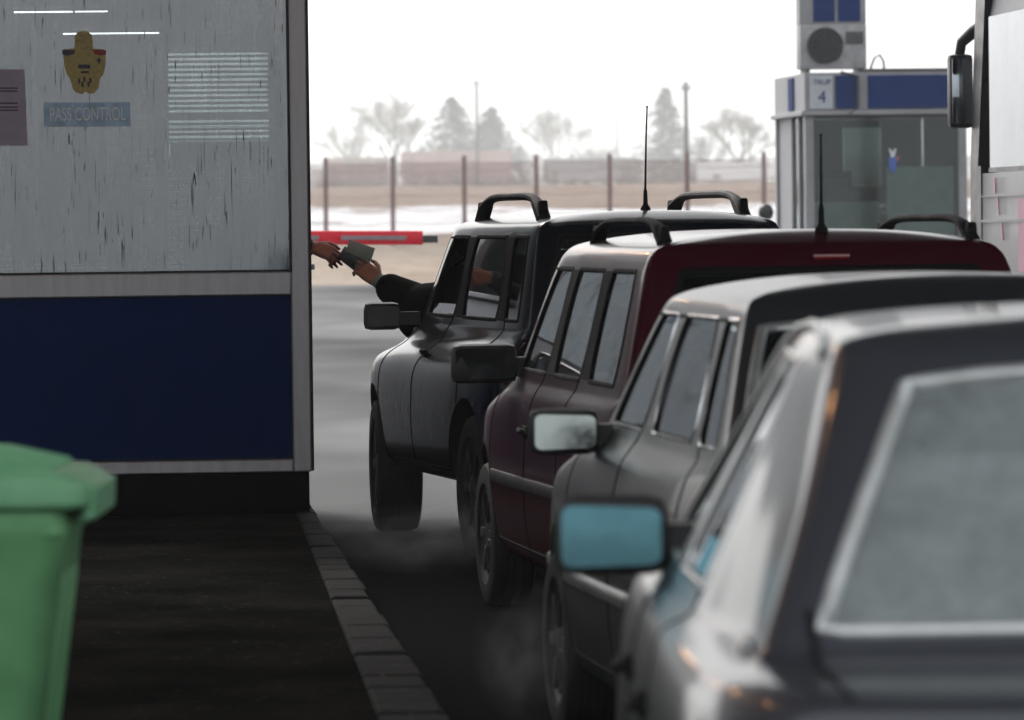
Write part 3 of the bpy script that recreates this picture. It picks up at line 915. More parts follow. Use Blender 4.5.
# ------------------------------------------------------------------ green wheelie bin
green = simple('bin_green_plastic', (.16, .41, .185), .5, var=.16, vscale=5, bump=.05)
green_lid = simple('bin_lid_plastic', (.20, .44, .25), .62, spec=.25, vscale=7, bump=.05, col2=(.13, .34, .18))
bn = empty('wheelie_bin', 'green plastic wheelie bin with a ridged lid on the pavement', 'bin', (-1.276, 10.6, .141)); bn.scale = (.965, .965, .965)
def loft(mb, secs, cap=True):
    """secs: list of (z, x0, x1, y0, y1, r) rounded rectangles"""
    rings = []
    for (z, x0, x1, y0, y1, r) in secs:
        ring = []
        for (cx, cy, a0) in ((x1 - r, y1 - r, 0), (x0 + r, y1 - r, 90), (x0 + r, y0 + r, 180), (x1 - r, y0 + r, 270)):
            for k in range(5):
                a = R(a0 + 22.5 * k); ring.append(mb.bm.verts.new((cx + r * math.cos(a), cy + r * math.sin(a), z)))
        rings.append(ring)
    n = len(rings[0])
    for a, b in zip(rings, rings[1:]):
        for k in range(n): mb.bm.faces.new((a[k], a[(k + 1) % n], b[(k + 1) % n], b[k]))
    if cap: mb.bm.faces.new(rings[0][::-1]); mb.bm.faces.new(rings[-1])
    return mb
b = loft(MB(), [(.06, -.25, .235, -.22, .22, .05), (.09, -.26, .245, -.23, .23, .05), (.88, -.30, .352, -.275, .275, .05), (.90, -.315, .362, -.288, .288, .05), (.95, -.315, .362, -.288, .288, .05)])
for yy in (-.15, 0, .15):
    b.box((.295, yy, .50), (.03, .035, .62), bev=.008, rot=Matrix.Rotation(R(7.2), 3, 'Y'))
b.box((-.02, -.262, .52), (.045, .02, .55), bev=.006, rot=Matrix.Rotation(R(-3), 3, 'X'))
b.build('bin_body', green, bn, bev=.004)
l = loft(MB(), [(.952, -.30, .40, -.30, .30, .05), (.962, -.30, .415, -.31, .31, .055), (1.005, -.30, .412, -.308, .308, .055), (1.03, -.30, .37, -.29, .29, .06)])
l.prism([(-.30, 1.022), (.345, 1.022), (.33, 1.036), (.20, 1.062), (-.05, 1.080), (-.30, 1.085)], -.265, .265, 'XZ')
for yy in (-.2, -.1, 0, .1, .2):
    l.prism([(-.28, 1.08), (.33, 1.030), (.335, 1.044), (.20, 1.074), (-.05, 1.092), (-.28, 1.098)], yy - .012, yy + .012, 'XZ')
l.prism([(.395, .925), (.425, .93), (.428, 1.0), (.40, 1.008)], -.26, .26, 'XZ')
l.build('bin_lid', green_lid, bn, bev=.008)
h = MB(); h.tube([(-.33, -.24, .93), (-.42, -.22, .97), (-.43, 0, .98), (-.42, .22, .97), (-.33, .24, .93)], .018)
h.build('handle', green, bn)
for s in (-1, 1):
    w = MB(); w.lathe([(.06, -.025), (.095, -.025), (.10, -.015), (.10, .015), (.095, .025), (.06, .025)], 'Y', (-.24, s * .27, .10), 28); w.build('wheel', rubber, bn)

# ------------------------------------------------------------------ control booth
alu = simple('booth_aluminium', (.52, .53, .57), .42, metal=.3, var=.14, vscale=3, stretch=(6, 6, .6), col2=(.40, .41, .44))
alu_dark = simple('dark_aluminium', (.05, .05, .055), .5, var=.2)
blue_panel = simple('blue_panel', (.001, .019, .125), .6, spec=.05, var=.06, vscale=1.2)
plinth_mat = simple('plinth_black', (.008, .008, .009), .9, spec=.05, var=.4, vscale=4)
gasket = simple('window_gasket', (.008, .008, .009), .6)
inner_wall = simple('booth_inner_wall', (.34, .36, .37), .8, var=.08)
floor_mat = simple('booth_floor', (.12, .11, .10), .6, var=.2)

def streaked_glass():
    """window glass with a greyish film and dark runs of dirt"""
    m = glass('booth_streaked_glass', (.82, .87, .88), 2.3, .31, (.60, .73, .84), .04, grime_scale=1.6)  # dirt film, its pale blue colour also stands in for reflected sky
    nt = m.node_tree; out = [n for n in nt.nodes if n.type == 'OUTPUT_MATERIAL'][0]; src = out.inputs[0].links[0].from_socket
    t = nt.nodes.new('ShaderNodeTexCoord')
    def runs(sx, sz, lo, hi, seed, lean):
        mp = nt.nodes.new('ShaderNodeMapping'); mp.inputs['Scale'].default_value = (sx, 1, sz); mp.inputs['Location'].default_value = (seed, 0, seed * .7)
        mp.inputs['Rotation'].default_value = (0, lean, 0)
        L_(nt, t.outputs['Object'], mp.inputs[0])
        n = noise(nt, mp.outputs[0], 1.0, 2.5, .55); return ramp(nt, n, [(lo, 0.), (hi, 1.)])
    a = runs(66, 4.2, .65, .685, 3.1, .03); b = runs(120, 2.0, .655, .69, 11.3, -.02); c = runs(50, 6.0, .655, .69, 23.7, .12)
    cl = ramp(nt, noise(nt, t.outputs['Object'], 2.6, 3, .6), [(.40, .15), (.58, 1.)])
    f = mth(nt, 'MULTIPLY', mth(nt, 'MULTIPLY', mth(nt, 'ADD', mth(nt, 'ADD', a, b), c), .85), cl, True)
    d = N(nt, 'ShaderNodeBsdfDiffuse'); d.inputs[0].default_value = (.022, .028, .030, 1)
    mx = N(nt, 'ShaderNodeMixShader'); L_(nt, f, mx.inputs[0]); L_(nt, src, mx.inputs[1]); L_(nt, d.outputs[0], mx.inputs[2])
    L_(nt, mx.outputs[0], out.inputs[0]); return m
booth_glass = streaked_glass()
clear_glass = glass('booth_side_glass', (.75, .8, .8), 1.0, .10, (.3, .33, .34))

BTH = math.atan(.075)
bt = empty('control_booth', 'aluminium control booth with streaky glass above a dark blue panel', 'booth', (-1.05, 26.1, .141), BTH)
W_, D_ = 2.5, 3.0
Z0, Z1, Z2, Z3, Z4, ZT = .219, .285, 1.145, 1.265, 2.86, 3.30      # plinth top, rail, panel top, sill top, head, roof (above the pavement)
m = MB(); m.box((-W_ / 2 - .005, D_ / 2 + .02, Z0 / 2 + .001), (W_ - .02, D_ - .03, Z0 - .002)); m.build('plinth', plinth_mat, bt, bev=.006)
m = MB(); m.box((-W_ / 2 - .0, D_ / 2, Z0 + .02), (W_ - .10, D_ - .10, .036)); m.build('floor', floor_mat, bt)
# front frame: rails and corner posts
m = MB(); m.box((-.050, .045, (Z0 + ZT) / 2), (.096, .09, ZT - Z0)); m.build('corner_post', alu, bt, bev=.008)
m = MB(); m.box((.004, .050, (Z0 + ZT) / 2), (.012, .10, ZT - Z0 - .01)); m.box((-.098, .012, (Z3 + Z4) / 2), (.010, .05, Z4 - Z3)); m.build('post_gasket', gasket, bt)
m = MB(); m.box((-W_ + .05, .045, (Z0 + ZT) / 2), (.096, .09, ZT - Z0)); m.build('corner_post', alu, bt, bev=.008)
for x_ in (-.05, -W_ + .05):
    m = MB(); m.box((x_, D_ - .045, (Z0 + ZT) / 2), (.098, .088, ZT - Z0)); m.build('corner_post', alu, bt, bev=.008)
for nm, za, zb in (('bottom_rail', Z0, Z1), ('sill_rail', Z2, Z3), ('head_rail', Z4, Z4 + .12)):
    m = MB(); m.box((-W_ / 2, .048, (za + zb) / 2), (W_ - .196, .084, zb - za)); m.build(nm, alu, bt, bev=.007)
m = MB(); m.box((-W_ / 2, .070, (Z1 + Z2) / 2), (W_ - .196, .03, Z2 - Z1 - .002)); m.build('blue_panel', blue_panel, bt)
m = MB()
for (a, b_) in (((-W_ / 2, .053, Z2 - .004), (W_ - .196, .012, .007)), ((-W_ / 2, .053, Z1 + .004), (W_ - .196, .012, .007)), ((-.1005, .053, (Z1 + Z2) / 2), (.006, .012, Z2 - Z1 - .016)),
                ((-W_ / 2, .046, Z3 + .006), (W_ - .21, .02, .011))): m.box(a, b_)
m.build('panel_gasket', gasket, bt)
m = MB(); m.box((-W_ / 2, .064, (Z3 + Z4) / 2), (W_ - .198, .008, Z4 - Z3 - .004)); m.build('front_window', booth_glass, bt)
m = MB(); m.box((-W_ / 2 + .0, D_ / 2, ZT + .05), (W_ + .30, D_ + .3, .10)); m.box((-W_ / 2, D_ / 2, Z4 + .28), (W_ - .02, D_ - .02, .28)); m.build('roof', alu, bt, bev=.01)
# side wall towards the lane, with the open service window the officer reaches through
m = MB()
m.box((-.03, (D_ + .1) / 2, (Z0 + Z3) / 2), (.05, D_ - .2, Z3 - Z0))
m.box((-.03, 2.15, (Z3 + Z4) / 2), (.05, 1.5, Z4 - Z3 - .002)); m.box((-.03, .75, Z4 - .22), (.05, 1.296, .436))
m.build('lane_wall', alu, bt)
m = MB(); m.box((-.03, .22, (Z3 + Z4 - .44) / 2), (.045, .236, Z4 - Z3 - .444)); m.build('service_window_jamb', alu, bt)
m = MB(); m.box((-.01, .87, Z3 + .02), (.10, 1.0, .03)); m.build('service_shelf', alu, bt, bev=.006)
# far side wall and left wall
m = MB()
m.box((-W_ / 2, D_ - .04, (Z0 + 1.55) / 2 + .1), (W_ - .2, .05, 1.55 - Z0 + .2)); 
xa, xb, za, zb = -.70, -.125, 2.00, 2.52       # rear window (local)
m.box((-W_ / 2, D_ - .04, (zb + Z4) / 2), (W_ - .2, .05, Z4 - zb))
m.box(((-W_ + .1 + xa) / 2, D_ - .04, (1.752 + zb) / 2), (xa + W_ - .1, .05, zb - 1.752 - .002)); m.box(((xb - .1) / 2, D_ - .04, (1.752 + zb) / 2), (-.1 - xb, .05, zb - 1.752 - .002))
m.box((-W_ / 2, D_ - .008, 1.752), (W_ - .2, .012, .06)); m.box(((xa + xb) / 2, D_ - .04, (1.752 + za) / 2), (xb - xa - .004, .05, za - 1.752 - .003)); m.build('rear_wall', inner_wall, bt)
m = MB(); m.box((-W_ + .03, D_ / 2, (Z0 + Z3) / 2), (.05, D_ - .2, Z3 - Z0)); m.box((-W_ + .03, D_ / 2, Z4 - .1), (.05, D_ - .2, .2)); m.build('left_wall', inner_wall, bt)
m = MB(); m.box((-W_ + .03, D_ / 2, (Z3 + Z4 - .2) / 2), (.01, D_ - .2, Z4 - Z3 - .21)); m.build('left_window', clear_glass, bt)
m = MB(); m.box(((xa + xb) / 2, D_ - .03, (za + zb) / 2 - .02), (xb - xa - .004, .006, zb - za + .1)); m.build('rear_window', clear_glass, bt)
m = MB(); m.box((-W_ / 2, D_ / 2, Z4 + .10), (W_ - .22, D_ - .22, .02)); m.build('ceiling', inner_wall, bt)

def slat_mat(name, col, tr):
    m_, nt, out = new_mat(name)
    d = N(nt, 'ShaderNodeBsdfDiffuse'); d.inputs[0].default_value = (*col, 1); t = N(nt, 'ShaderNodeBsdfTranslucent'); t.inputs[0].default_value = (*col, 1)
    n = noise(nt, texco(nt), 6, 3); L_(nt, mixc(nt, n, tuple(c * .85 for c in col), col), d.inputs[0])
    x = N(nt, 'ShaderNodeMixShader'); x.inputs[0].default_value = tr; L_(nt, d.outputs[0], x.inputs[1]); L_(nt, t.outputs[0], x.inputs[2]); L_(nt, x.outputs[0], out.inputs[0]); return m_
slat_white = slat_mat('blind_slats_white', (.72, .72, .70), .45)
slat_grey = slat_mat('blind_slats_grey', (.40, .44, .46), .3)
def blind(name, label, mat, x0, x1, y, z0, z1, pitch_, wid, tilt, parent_m):
    b = empty(name, label, 'blind', parent_m @ Vector(((x0 + x1) / 2, y, z0)), BTH)
    m = MB(); z = .03; H = z1 - z0; hx = (x1 - x0) / 2; rr = random.Random(int(z0 * 100))
    while z < H - .04:
        t = tilt + rr.uniform(-3, 3)
        m.box((0, 0, z), (hx * 2, wid, .0015), rot=Matrix.Rotation(R(t), 3, 'X') @ Matrix.Rotation(R(rr.uniform(-.25, .25)), 3, 'Y')); z += pitch_
    m.build('slats', mat, b, smooth=False)
    m = MB(); m.box((0, 0, H - .015), (hx * 2 + .01, .035, .03)); m.build('head_box', alu, b)
    m = MB(); m.box((0, 0, .012), (hx * 2, .028, .014)); m.build('bottom_bar', alu, b)
    c = MB()
    for q in (-.7, 0, .7): c.tube([(hx * q, -wid * .5, .01), (hx * q, -wid * .5, H - .01)], .0015, 5); c.tube([(hx * q, wid * .5, .01), (hx * q, wid * .5, H - .01)], .0015, 5)
    c.build('ladder_cords', slat_white, b)
    return b
C.view_layer.update(); BM = bt.matrix_world.copy()
blind('venetian_blind', 'white venetian blind at the far window of the control booth', slat_white, -.70, -.125, D_ - .10, 1.98, 2.54, .030, .025, 38, BM)
blind('venetian_blind', 'grey venetian blind with open slats across the control booth front glass', slat_grey, -W_ + .12, -.12, .20, Z3 + .02, 2.10, .034, .022, 8, BM)
# fluorescent tube inside the booth
tubem, nt, out = new_mat('tube_light'); e = N(nt, 'ShaderNodeEmission'); e.inputs[0].default_value = (.92, .97, 1, 1); e.inputs[1].default_value = 2.5; L_(nt, e.outputs[0], out.inputs[0])
for tx_, ty_, lab_ in ((-1.02, 1.2, 'lit fluorescent tube behind the top of the yellow emblem in the control booth'), (-1.30, 1.9, 'second lit tube, the higher one at the top of the booth glass')):
  tl = empty('tube_lamp', lab_, 'lamp', BM @ Vector((tx_, ty_, 2.55 if ty_ < 1.5 else 2.70)), BTH)
  m = MB(); m.box((0, 0, .06), (.6, .06, .05), bev=.006); m.tube([(-.2, 0, .08), (-.2, 0, .35 if ty_ < 1.5 else .2)], .006, 6); m.tube([(.2, 0, .08), (.2, 0, .35 if ty_ < 1.5 else .2)], .006, 6); m.build('fitting', alu, tl)
  m = MB(); m.tube([(-.26, 0, .012), (.26, 0, .012)], .0045, 10); m.build('tube', tubem, tl)
# desk, chair
desk_wood = simple('desk_wood', (.42, .30, .14), .5, var=.2, vscale=4, stretch=(1, 6, 6))
dk = empty('desk', 'curved wooden desk inside the control booth', 'desk', BM @ Vector((-1.55, .95, .24)), BTH)
m = MB(); pts = [(-.85, -.35), (-.4, -.42), (0, -.44), (.4, -.36), (.75, -.12), (.85, .2), (.85, .5), (-.85, .5)]
m.prism(pts, 1.14, 1.20, 'XY'); m.build('desk_top', desk_wood, dk, bev=.006)
m = MB(); m.prism(pts[:7] + [(x_ - .03, y_ + .02) for x_, y_ in pts[6::-1]], 1.202, 1.275, 'XY'); m.build('reflection_arc', simple('reflection_arc_yellow', (.62, .45, .12), .5, var=.15), dk)  # added yellow arc in place of a stray reflection in the glass
m = MB(); m.prism([(-.80, .43), (.80, .43), (.80, .47), (-.80, .47)], .0, 1.14, 'XY'); m.build('desk_back', simple('desk_board', (.2, .19, .18), .6), dk)
for sx in (-.78, .76):
    m = MB(); m.box((sx, .1, .57), (.04, .6, 1.138)); m.build('leg', simple('desk_leg', (.05, .05, .05), .5), dk)
ch = empty('office_chair', 'dark office chair behind the control booth glass', 'chair', BM @ Vector((-.63, 1.75, .24)), BTH)
fab = simple('chair_fabric', (.018, .020, .022), .9)
m = MB(); m.box((0, 0, .62), (.46, .46, .09), bev=.03); m.build('seat', fab, ch)
m = MB(); m.box((0, .23, 1.18), (.24, .07, .56), bev=.03, rot=Matrix.Rotation(R(-6), 3, 'X')); m.box((0, .24, .84), (.06, .03, .40)); m.build('backrest', fab, ch)
m = MB(); m.tube([(0, 0, .08), (0, 0, .58)], .03); m.build('column', alu_dark, ch)
m = MB()
for k in range(5): a = k * 1.2566; m.tube([(0, 0, .1), (.28 * math.cos(a), .28 * math.sin(a), .055)], [.03, .018]); m.ball((.28 * math.cos(a), .28 * math.sin(a), .03), .03, 10, 8)
m.build('base', alu_dark, ch)

# badge, plate and notice on the glass
def on_front(px, py, off):
    """a point on the booth's front plane"""
    s = F / 26.1
    x = (px - 512) / s; z = CAM_H - (py - 224 - .0125 * (512 - px)) / s
    lx = (x + 1.05) * 1.002 + .022; return lx, off, z - .141 - .0
yb = .055
def poly_sheet(mb, pts, y0, y1):
    q = [on_front(px, py, 0) for px, py in pts]; mb.prism([(a, c) for a, _, c in q], y0, y1, 'XZ'); return mb
badge = empty('emblem_sticker', 'yellow shield emblem with blue and red corners stuck on the booth glass', 'sticker', tuple(bt.location), BTH)
ye = simple('badge_yellow', (.44, .38, .13), .55, vscale=60, col2=(.33, .27, .09)); yd = simple('badge_olive', (.36, .31, .12), .55, var=.35, vscale=70)
nv = simple('badge_navy', (.012, .018, .06), .5); rd = simple('badge_red', (.26, .012, .02), .5)
m = MB(); poly_sheet(m, [(64.5, 54), (66, 50), (74, 49), (97, 49), (104, 50), (107, 54), (106.5, 66), (104, 75), (100.5, 79), (99.5, 88), (95, 93), (90, 94.5), (86.5, 91.5), (83, 94.5), (77, 93), (73, 88), (71.5, 79), (68, 75), (65.5, 66)], yb, yb + .002); m.build('shield', ye, badge, smooth=False)
m = MB(); poly_sheet(m, [(76, 49.5), (76.5, 37), (79, 33), (84, 31.5), (89, 32), (93, 35), (94, 41), (94.2, 49.5)], yb - .0005, yb + .0015); m.build('crown', yd, badge, smooth=False)
m = MB(); poly_sheet(m, [(63.5, 51), (66, 50), (77, 51), (75.5, 54.5), (68, 56.5), (64, 55)], yb - .002, yb - .0002); m.build('blue_corner', nv, badge, smooth=False)
m = MB(); poly_sheet(m, [(94, 50.5), (105, 49.8), (107.5, 51), (107, 55), (101, 56), (96, 54.5)], yb - .002, yb - .0002); m.build('red_corner', rd, badge, smooth=False)
m = MB(); poly_sheet(m, [(79.5, 65), (91.5, 65), (91.5, 69), (79.5, 69)], yb - .002, yb - .0002); poly_sheet(m, [(82, 71.5), (90, 71.5), (90, 73.6), (82, 73.6)], yb - .002, yb - .0002)
poly_sheet(m, [(99, 58), (101, 58), (101, 60), (103, 60), (103, 61.5), (101, 61.5), (101, 64), (99, 64), (99, 61.5), (97.5, 61.5), (97.5, 60), (99, 60)], yb - .002, yb - .0002)
for (a, b_) in ((79, 79.5), (84, 78), (90, 79), (82, 83), (88, 83)): poly_sheet(m, [(a, b_), (a + 2.2, b_ - 1), (a + 2.6, b_ + 4), (a + .6, b_ + 5)], yb - .002, yb - .0002)
m.build('markings', nv, badge, smooth=False)
sign = empty('notice_plate', 'pale blue plate reading PASS CONTROL on the booth glass', 'sign', tuple(bt.location), BTH)
pb = simple('plate_blue', (.38, .58, .80), .5, var=.25, vscale=14); pw = simple('plate_lettering', (.80, .90, .95), .5, var=.1, vscale=25)
m = MB(); poly_sheet(m, [(44.5, 103), (130.5, 102.5), (130.5, 126.5), (44.5, 127)], yb, yb + .003); m.build('plate', pb, sign, smooth=False)
a = on_front(88, 115, yb - .0015)
text_obj('PASS CONTROL', 'lettering', .098, pw, sign, a, (R(90), 0, 0), .0008, .56)
nt_ = empty('paper_notice', 'mauve paper notice with printed lines at the edge of the booth glass', 'notice', tuple(bt.location), BTH)
m = MB(); poly_sheet(m, [(-14, 70), (26, 70), (28, 146), (-14, 146)], yb, yb + .002); m.build('paper', simple('notice_paper', (.36, .33, .45), .7, var=.1), nt_, smooth=False)
m = MB()
for yy in (88, 91, 103, 107, 110): poly_sheet(m, [(-10, yy), (19, yy), (19, yy + 1.3), (-10, yy + 1.3)], yb - .002, yb - .0002)
m.build('printed_lines', simple('notice_ink', (.07, .06, .10), .7), nt_, smooth=False)

# ------------------------------------------------------------------ canopy over the lanes (above the picture) with its lamps
cn = empty('canopy', 'flat canopy roof over the checkpoint lanes', 'canopy', (0, 0, 0))
can_mat = simple('canopy_soffit', (.24, .245, .26), .7, var=.15); can_post = simple('canopy_steel', (.2, .2, .22), .5)
CAN = (-11.0, 18, 8.0, 28.6, 6.7)
m = MB(); m.box(((CAN[0] + CAN[1]) / 2, (CAN[2] + CAN[3]) / 2, CAN[4] + .25), (CAN[1] - CAN[0], CAN[3] - CAN[2], .5)); m.build('roof_slab', can_mat, cn, bev=.02)
for (x, y) in ((-7.5, 12.0), (-7.5, 25.6), (9.0, 12.0), (9.0, 25.6), (17, 12), (17, 25.6)):
    m = MB(); m.box((x, y, CAN[4] / 2), (.3, .3, CAN[4])); m.build('column', can_post, cn, bev=.02)
lampm, nt, out = new_mat('sodium_lamp'); e = N(nt, 'ShaderNodeEmission'); e.inputs[0].default_value = (1, .48, .20, 1); e.inputs[1].default_value = 90; L_(nt, e.outputs[0], out.inputs[0])
LAMPS = [(-2.3, 12.0), (-2.25, 17.6), (-2.35, 23.0)]
for i, (x, y) in enumerate(LAMPS):
    lp = empty('canopy_lamp', ['orange lamp hanging under the canopy roof beside the silver saloon', 'orange lamp hanging under the canopy roof beside the grey saloon', 'orange lamp hanging under the canopy roof beside the maroon estate'][i], 'lamp', (x, y, CAN[4]), 0, 'lamps under the canopy')
    m = MB(); m.lathe([(.03, -2.10), (.03, 0)], 'Z', n=10); m.lathe([(.16, -2.20), (.12, -2.13), (.05, -2.08), (.04, -2.07)], 'Z', n=20); m.build('lamp_shade', can_post, lp)
    m = MB(); m.ball((0, 0, -2.23), .05, 14, 10); m.build('bulb', lampm, lp)
wl = empty('wall_lamp', 'small orange lamp on the lane side of the control booth', 'lamp', BM @ Vector((.07, .55, 2.98)), BTH)
m = MB(); m.box((-.03, 0, .05), (.05, .12, .14), bev=.01); m.tube([(-.03, 0, .08), (.06, 0, .08)], .012, 8); m.lathe([(.06, .03), (.05, .06), (.02, .08)], 'Z', (.06, 0, 0), 16); m.build('bracket', can_post, wl)
lm2, nt, out = new_mat('wall_lamp_glow'); e = N(nt, 'ShaderNodeEmission'); e.inputs[0].default_value = (1, .48, .20, 1); e.inputs[1].default_value = 80; L_(nt, e.outputs[0], out.inputs[0])
m = MB(); m.ball((.06, 0, .0), .04, 14, 10); m.build('bulb', lm2, wl)

# light blocker added along the far side of the pavement (outside the picture, it darkens the flanks of the cars)
tb = empty('added_light_blocker', 'long low block added beyond the pavement to darken the car flanks', 'building', (-12.0, 20, 0))
tw = simple('blocker_wall', (.10, .095, .09), .85, var=.2); tg = simple('blocker_glass', (.02, .022, .025), .2)
m = MB(); m.box((-4, 0, 2.6), (8, 46, 5.2)); m.build('wall', tw, tb)
m = MB(); m.box((-4, 0, 5.35), (8.8, 46.8, .3)); m.build('roof', alu_dark, tb)
for k in range(9):
    y_ = -20 + 5 * k
    m = MB(); m.box((.02, y_, 1.9), (.08, 2.6, 1.7)); f_ = m.build('window', alu_dark, tb)
    m = MB(); m.box((.05, y_, 1.9), (.06, 2.4, 1.5)); m.build('pane', tg, f_)
# ------------------------------------------------------------------ second booth across the lane
def at(px, py, d):
    """a point seen at that pixel, d metres away"""
    s = F / d; dx = px - 512; dy = py - 224 - .0125 * (512 - px)
    return Vector((dx / s, d, CAM_H - dy / s))
B2H = math.atan(.10)
b2 = empty('customs_booth', 'white framed booth numbered 4 with blue fascia panels', 'booth', (3.43, 58, 0), B2H)
white_f = simple('booth_white_frame', (.25, .25, .27), .5, var=.15, vscale=3); sign_blue = simple('fascia_blue', (.004, .026, .125), .6, spec=.05, var=.12, vscale=3)
dark_in = simple('booth_interior_dark', (.02, .028, .03), .8); pale_in = simple('counter_pale_green', (.42, .50, .47), .7, var=.12)
b2_glass = glass('customs_booth_glass', (.62, .70, .68), .5, .03, (.22, .27, .26))
W2, D2 = 1.90, 2.3
m = MB(); m.box((W2 / 2, D2 / 2, .35), (W2, D2, .70)); m.build('plinth', simple('booth_plinth', (.12, .12, .12), .8), b2)
m = MB()
for (x, y) in ((.05, .05), (W2 - .05, .05), (.05, D2 - .05), (W2 - .05, D2 - .05)): 
    m = MB(); m.box((x, y, (.70 + 2.86) / 2), (.10, .10, 2.158)); m.build('corner_post', white_f, b2, bev=.008)
m = MB(); m.box((.05, .62, 1.78), (.07, .07, 2.15)); m.build('mullion', white_f, b2)
m = MB(); m.box((.05, 1.15, 1.78), (.07, .07, 2.15)); m.build('mullion', white_f, b2)
m = MB(); m.box((W2 / 2, .05, 1.03), (W2 - .202, .06, .66)); m.build('front_panel', pale_in, b2)
m = MB(); m.box((W2 / 2, .05, 2.10), (W2 - .202, .012, 1.47)); m.build('front_window', b2_glass, b2)
m = MB(); m.box((.05, .33, 1.78), (.012, .50, 2.15)); m.build('side_window', b2_glass, b2)
m = MB(); m.box((.05, .885, 1.78), (.012, .45, 2.15)); m.build('side_window', b2_glass, b2)
m = MB(); m.box((.05, 1.70, 1.78), (.03, 1.0, 2.15)); m.build('door', white_f, b2)
m = MB(); m.box((W2 - .05, D2 / 2, 1.78), (.03, D2 - .21, 2.15)); m.box((W2 / 2, D2 - .05, 1.25), (W2 - .21, .03, 1.1)); m.build('rear_wall', dark_in, b2)
m = MB(); m.box((1.05, D2 - .05, 2.40), (.45, .012, .70)); m.build('rear_window', glass('booth_rear_glass_dim', (.28, .32, .32), .5, .1, (.1, .12, .12)), b2)
m = MB(); m.box((.46, D2 - .05, 2.33), (.72, .03, 1.04)); m.box((1.53, D2 - .05, 2.33), (.50, .03, 1.04)); m.box((1.05, D2 - .05, 2.80), (.45, .03, .10)); m.box((1.05, D2 - .05, 1.93), (.45, .03, .235)); m.build('rear_wall', dark_in, b2)
m = MB(); m.box((W2 / 2 - .02, D2 / 2 - .02, 2.88), (W2 + .06, D2 + .10, .055)); m.build('eaves', white_f, b2, bev=.006)
m = MB(); m.box((W2 / 2, D2 / 2, 3.13), (W2 + .0, D2 + .0, .44)); m.build('fascia', white_f, b2, bev=.006)
for (x0, x1) in ((.36, .61), (.74, 1.80)):
    m = MB(); m.box(((x0 + x1) / 2, -.008, 3.12), (x1 - x0, .03, .385)); m.build('fascia_panel', sign_blue, b2, bev=.004)
m = MB(); m.box((-.008, .95, 3.12), (.03, .36, .385)); m.build('fascia_panel', sign_blue, b2, bev=.004)
m = MB(); m.box((.19, -.008, 3.12), (.27, .03, .385)); np = m.build('number_panel', simple('panel_pale', (.42, .44, .48), .5, var=.08), b2, bev=.004)
text_obj('4', 'numeral', .20, sign_blue, np, (.20, -.026, 3.06), (R(90), 0, 0), .002)
text_obj('TRUP', 'heading_text', .085, sign_blue, np, (.20, -.026, 3.235), (R(90), 0, 0), .002)
m = MB(); m.box((W2 / 2 + .25, .25, 3.37), (W2 * .55, .5, .04)); m.build('roof_edge', alu_dark, b2)
m = MB(); m.box((W2 / 2, .55, 1.72), (W2 - .24, .5, .04)); m.box((.52, .32, 1.60), (.80, .02, .50)); m.build('counter', pale_in, b2)
m = MB(); m.box((1.36, .085, 1.85), (.78, .02, .80)); m.build('window_board', simple('pale_board', (.62, .70, .67), .7, var=.1), b2)
stk = MB()
stk.prism([(.98, 2.36), (1.08, 2.36), (1.07, 2.22), (1.03, 2.17), (.99, 2.22)], .030, .036, 'XZ'); em = stk.build('window_emblem', simple('emblem_blue', (.05, .12, .40), .5), b2)
stk = MB(); stk.prism([(.985, 2.46), (1.005, 2.46), (1.03, 2.42), (1.055, 2.46), (1.075, 2.46), (1.05, 2.36), (1.01, 2.36)], .030, .036, 'XZ'); stk.build('emblem_top', simple('emblem_white', (.6, .62, .65), .5), em)
stk = MB(); stk.prism([(1.085, 2.38), (1.11, 2.36), (1.09, 2.31), (1.075, 2.33)], .030, .036, 'XZ'); stk.build('emblem_side', simple('emblem_red', (.35, .03, .06), .5), em)
# clerk's furniture: cabinet and monitor seen through the glass
cb = empty('filing_cabinet', 'dark cabinet inside the booth numbered 4', 'cabinet', b2.matrix_basis @ Vector((.46, 1.6, .72)), B2H)
m = MB(); m.box((0, 0, .75), (.62, .5, 1.5)); m.build('carcass', dark_in, cb, bev=.01)
m = MB(); m.box((0, -.255, 1.1), (.56, .012, .62)); m.build('door', alu_dark, cb); 
# air conditioner and sign box on its roof
Z2R = 3.355
ac = empty('air_conditioner', 'outdoor air conditioner unit with a round fan on the booth roof', 'air conditioner', b2.matrix_basis @ Vector((-.03, .10, Z2R)), B2H)
acm = simple('ac_casing', (.30, .30, .31), .5, var=.2, vscale=6)
m = MB(); m.box((.39, .16, .30), (.78, .32, .52), bev=.015); m.build('casing', acm, ac)
m = MB(); m.lathe([(.21, -.035), (.21, .01)], 'Y', (.29, .0, .31), 36); m.build('fan_opening', simple('fan_dark', (.012, .012, .014), .7), ac)
m = MB()
for rr_ in (.06, .11, .16, .205): m.tube([Vector((.29 + rr_ * math.cos(a), -.042, .31 + rr_ * math.sin(a))) for a in [k * math.pi / 12 for k in range(25)]], .004, 6)
for k in range(8): a = k * math.pi / 4; m.tube([(.29, -.042, .31), (.29 + .205 * math.cos(a), -.042, .31 + .205 * math.sin(a))], .004, 6)
m.build('fan_grille', alu_dark, ac)
m = MB(); m.box((.64, -.008, .40), (.20, .02, .14)); m.build('access_panel', alu_dark, ac, bev=.003)
for x in (.08, .70):
    m = MB(); m.box((x, .16, .02), (.06, .34, .04)); m.build('foot', alu_dark, ac)
sb = empty('sign_box', 'sign box with two blue panels above the roof air conditioner', 'sign', b2.matrix_basis @ Vector((-.04, .12, Z2R + .56)), B2H)
m = MB(); m.box((.40, .14, .42), (.78, .28, .84)); m.build('box_frame', white_f, sb, bev=.008)
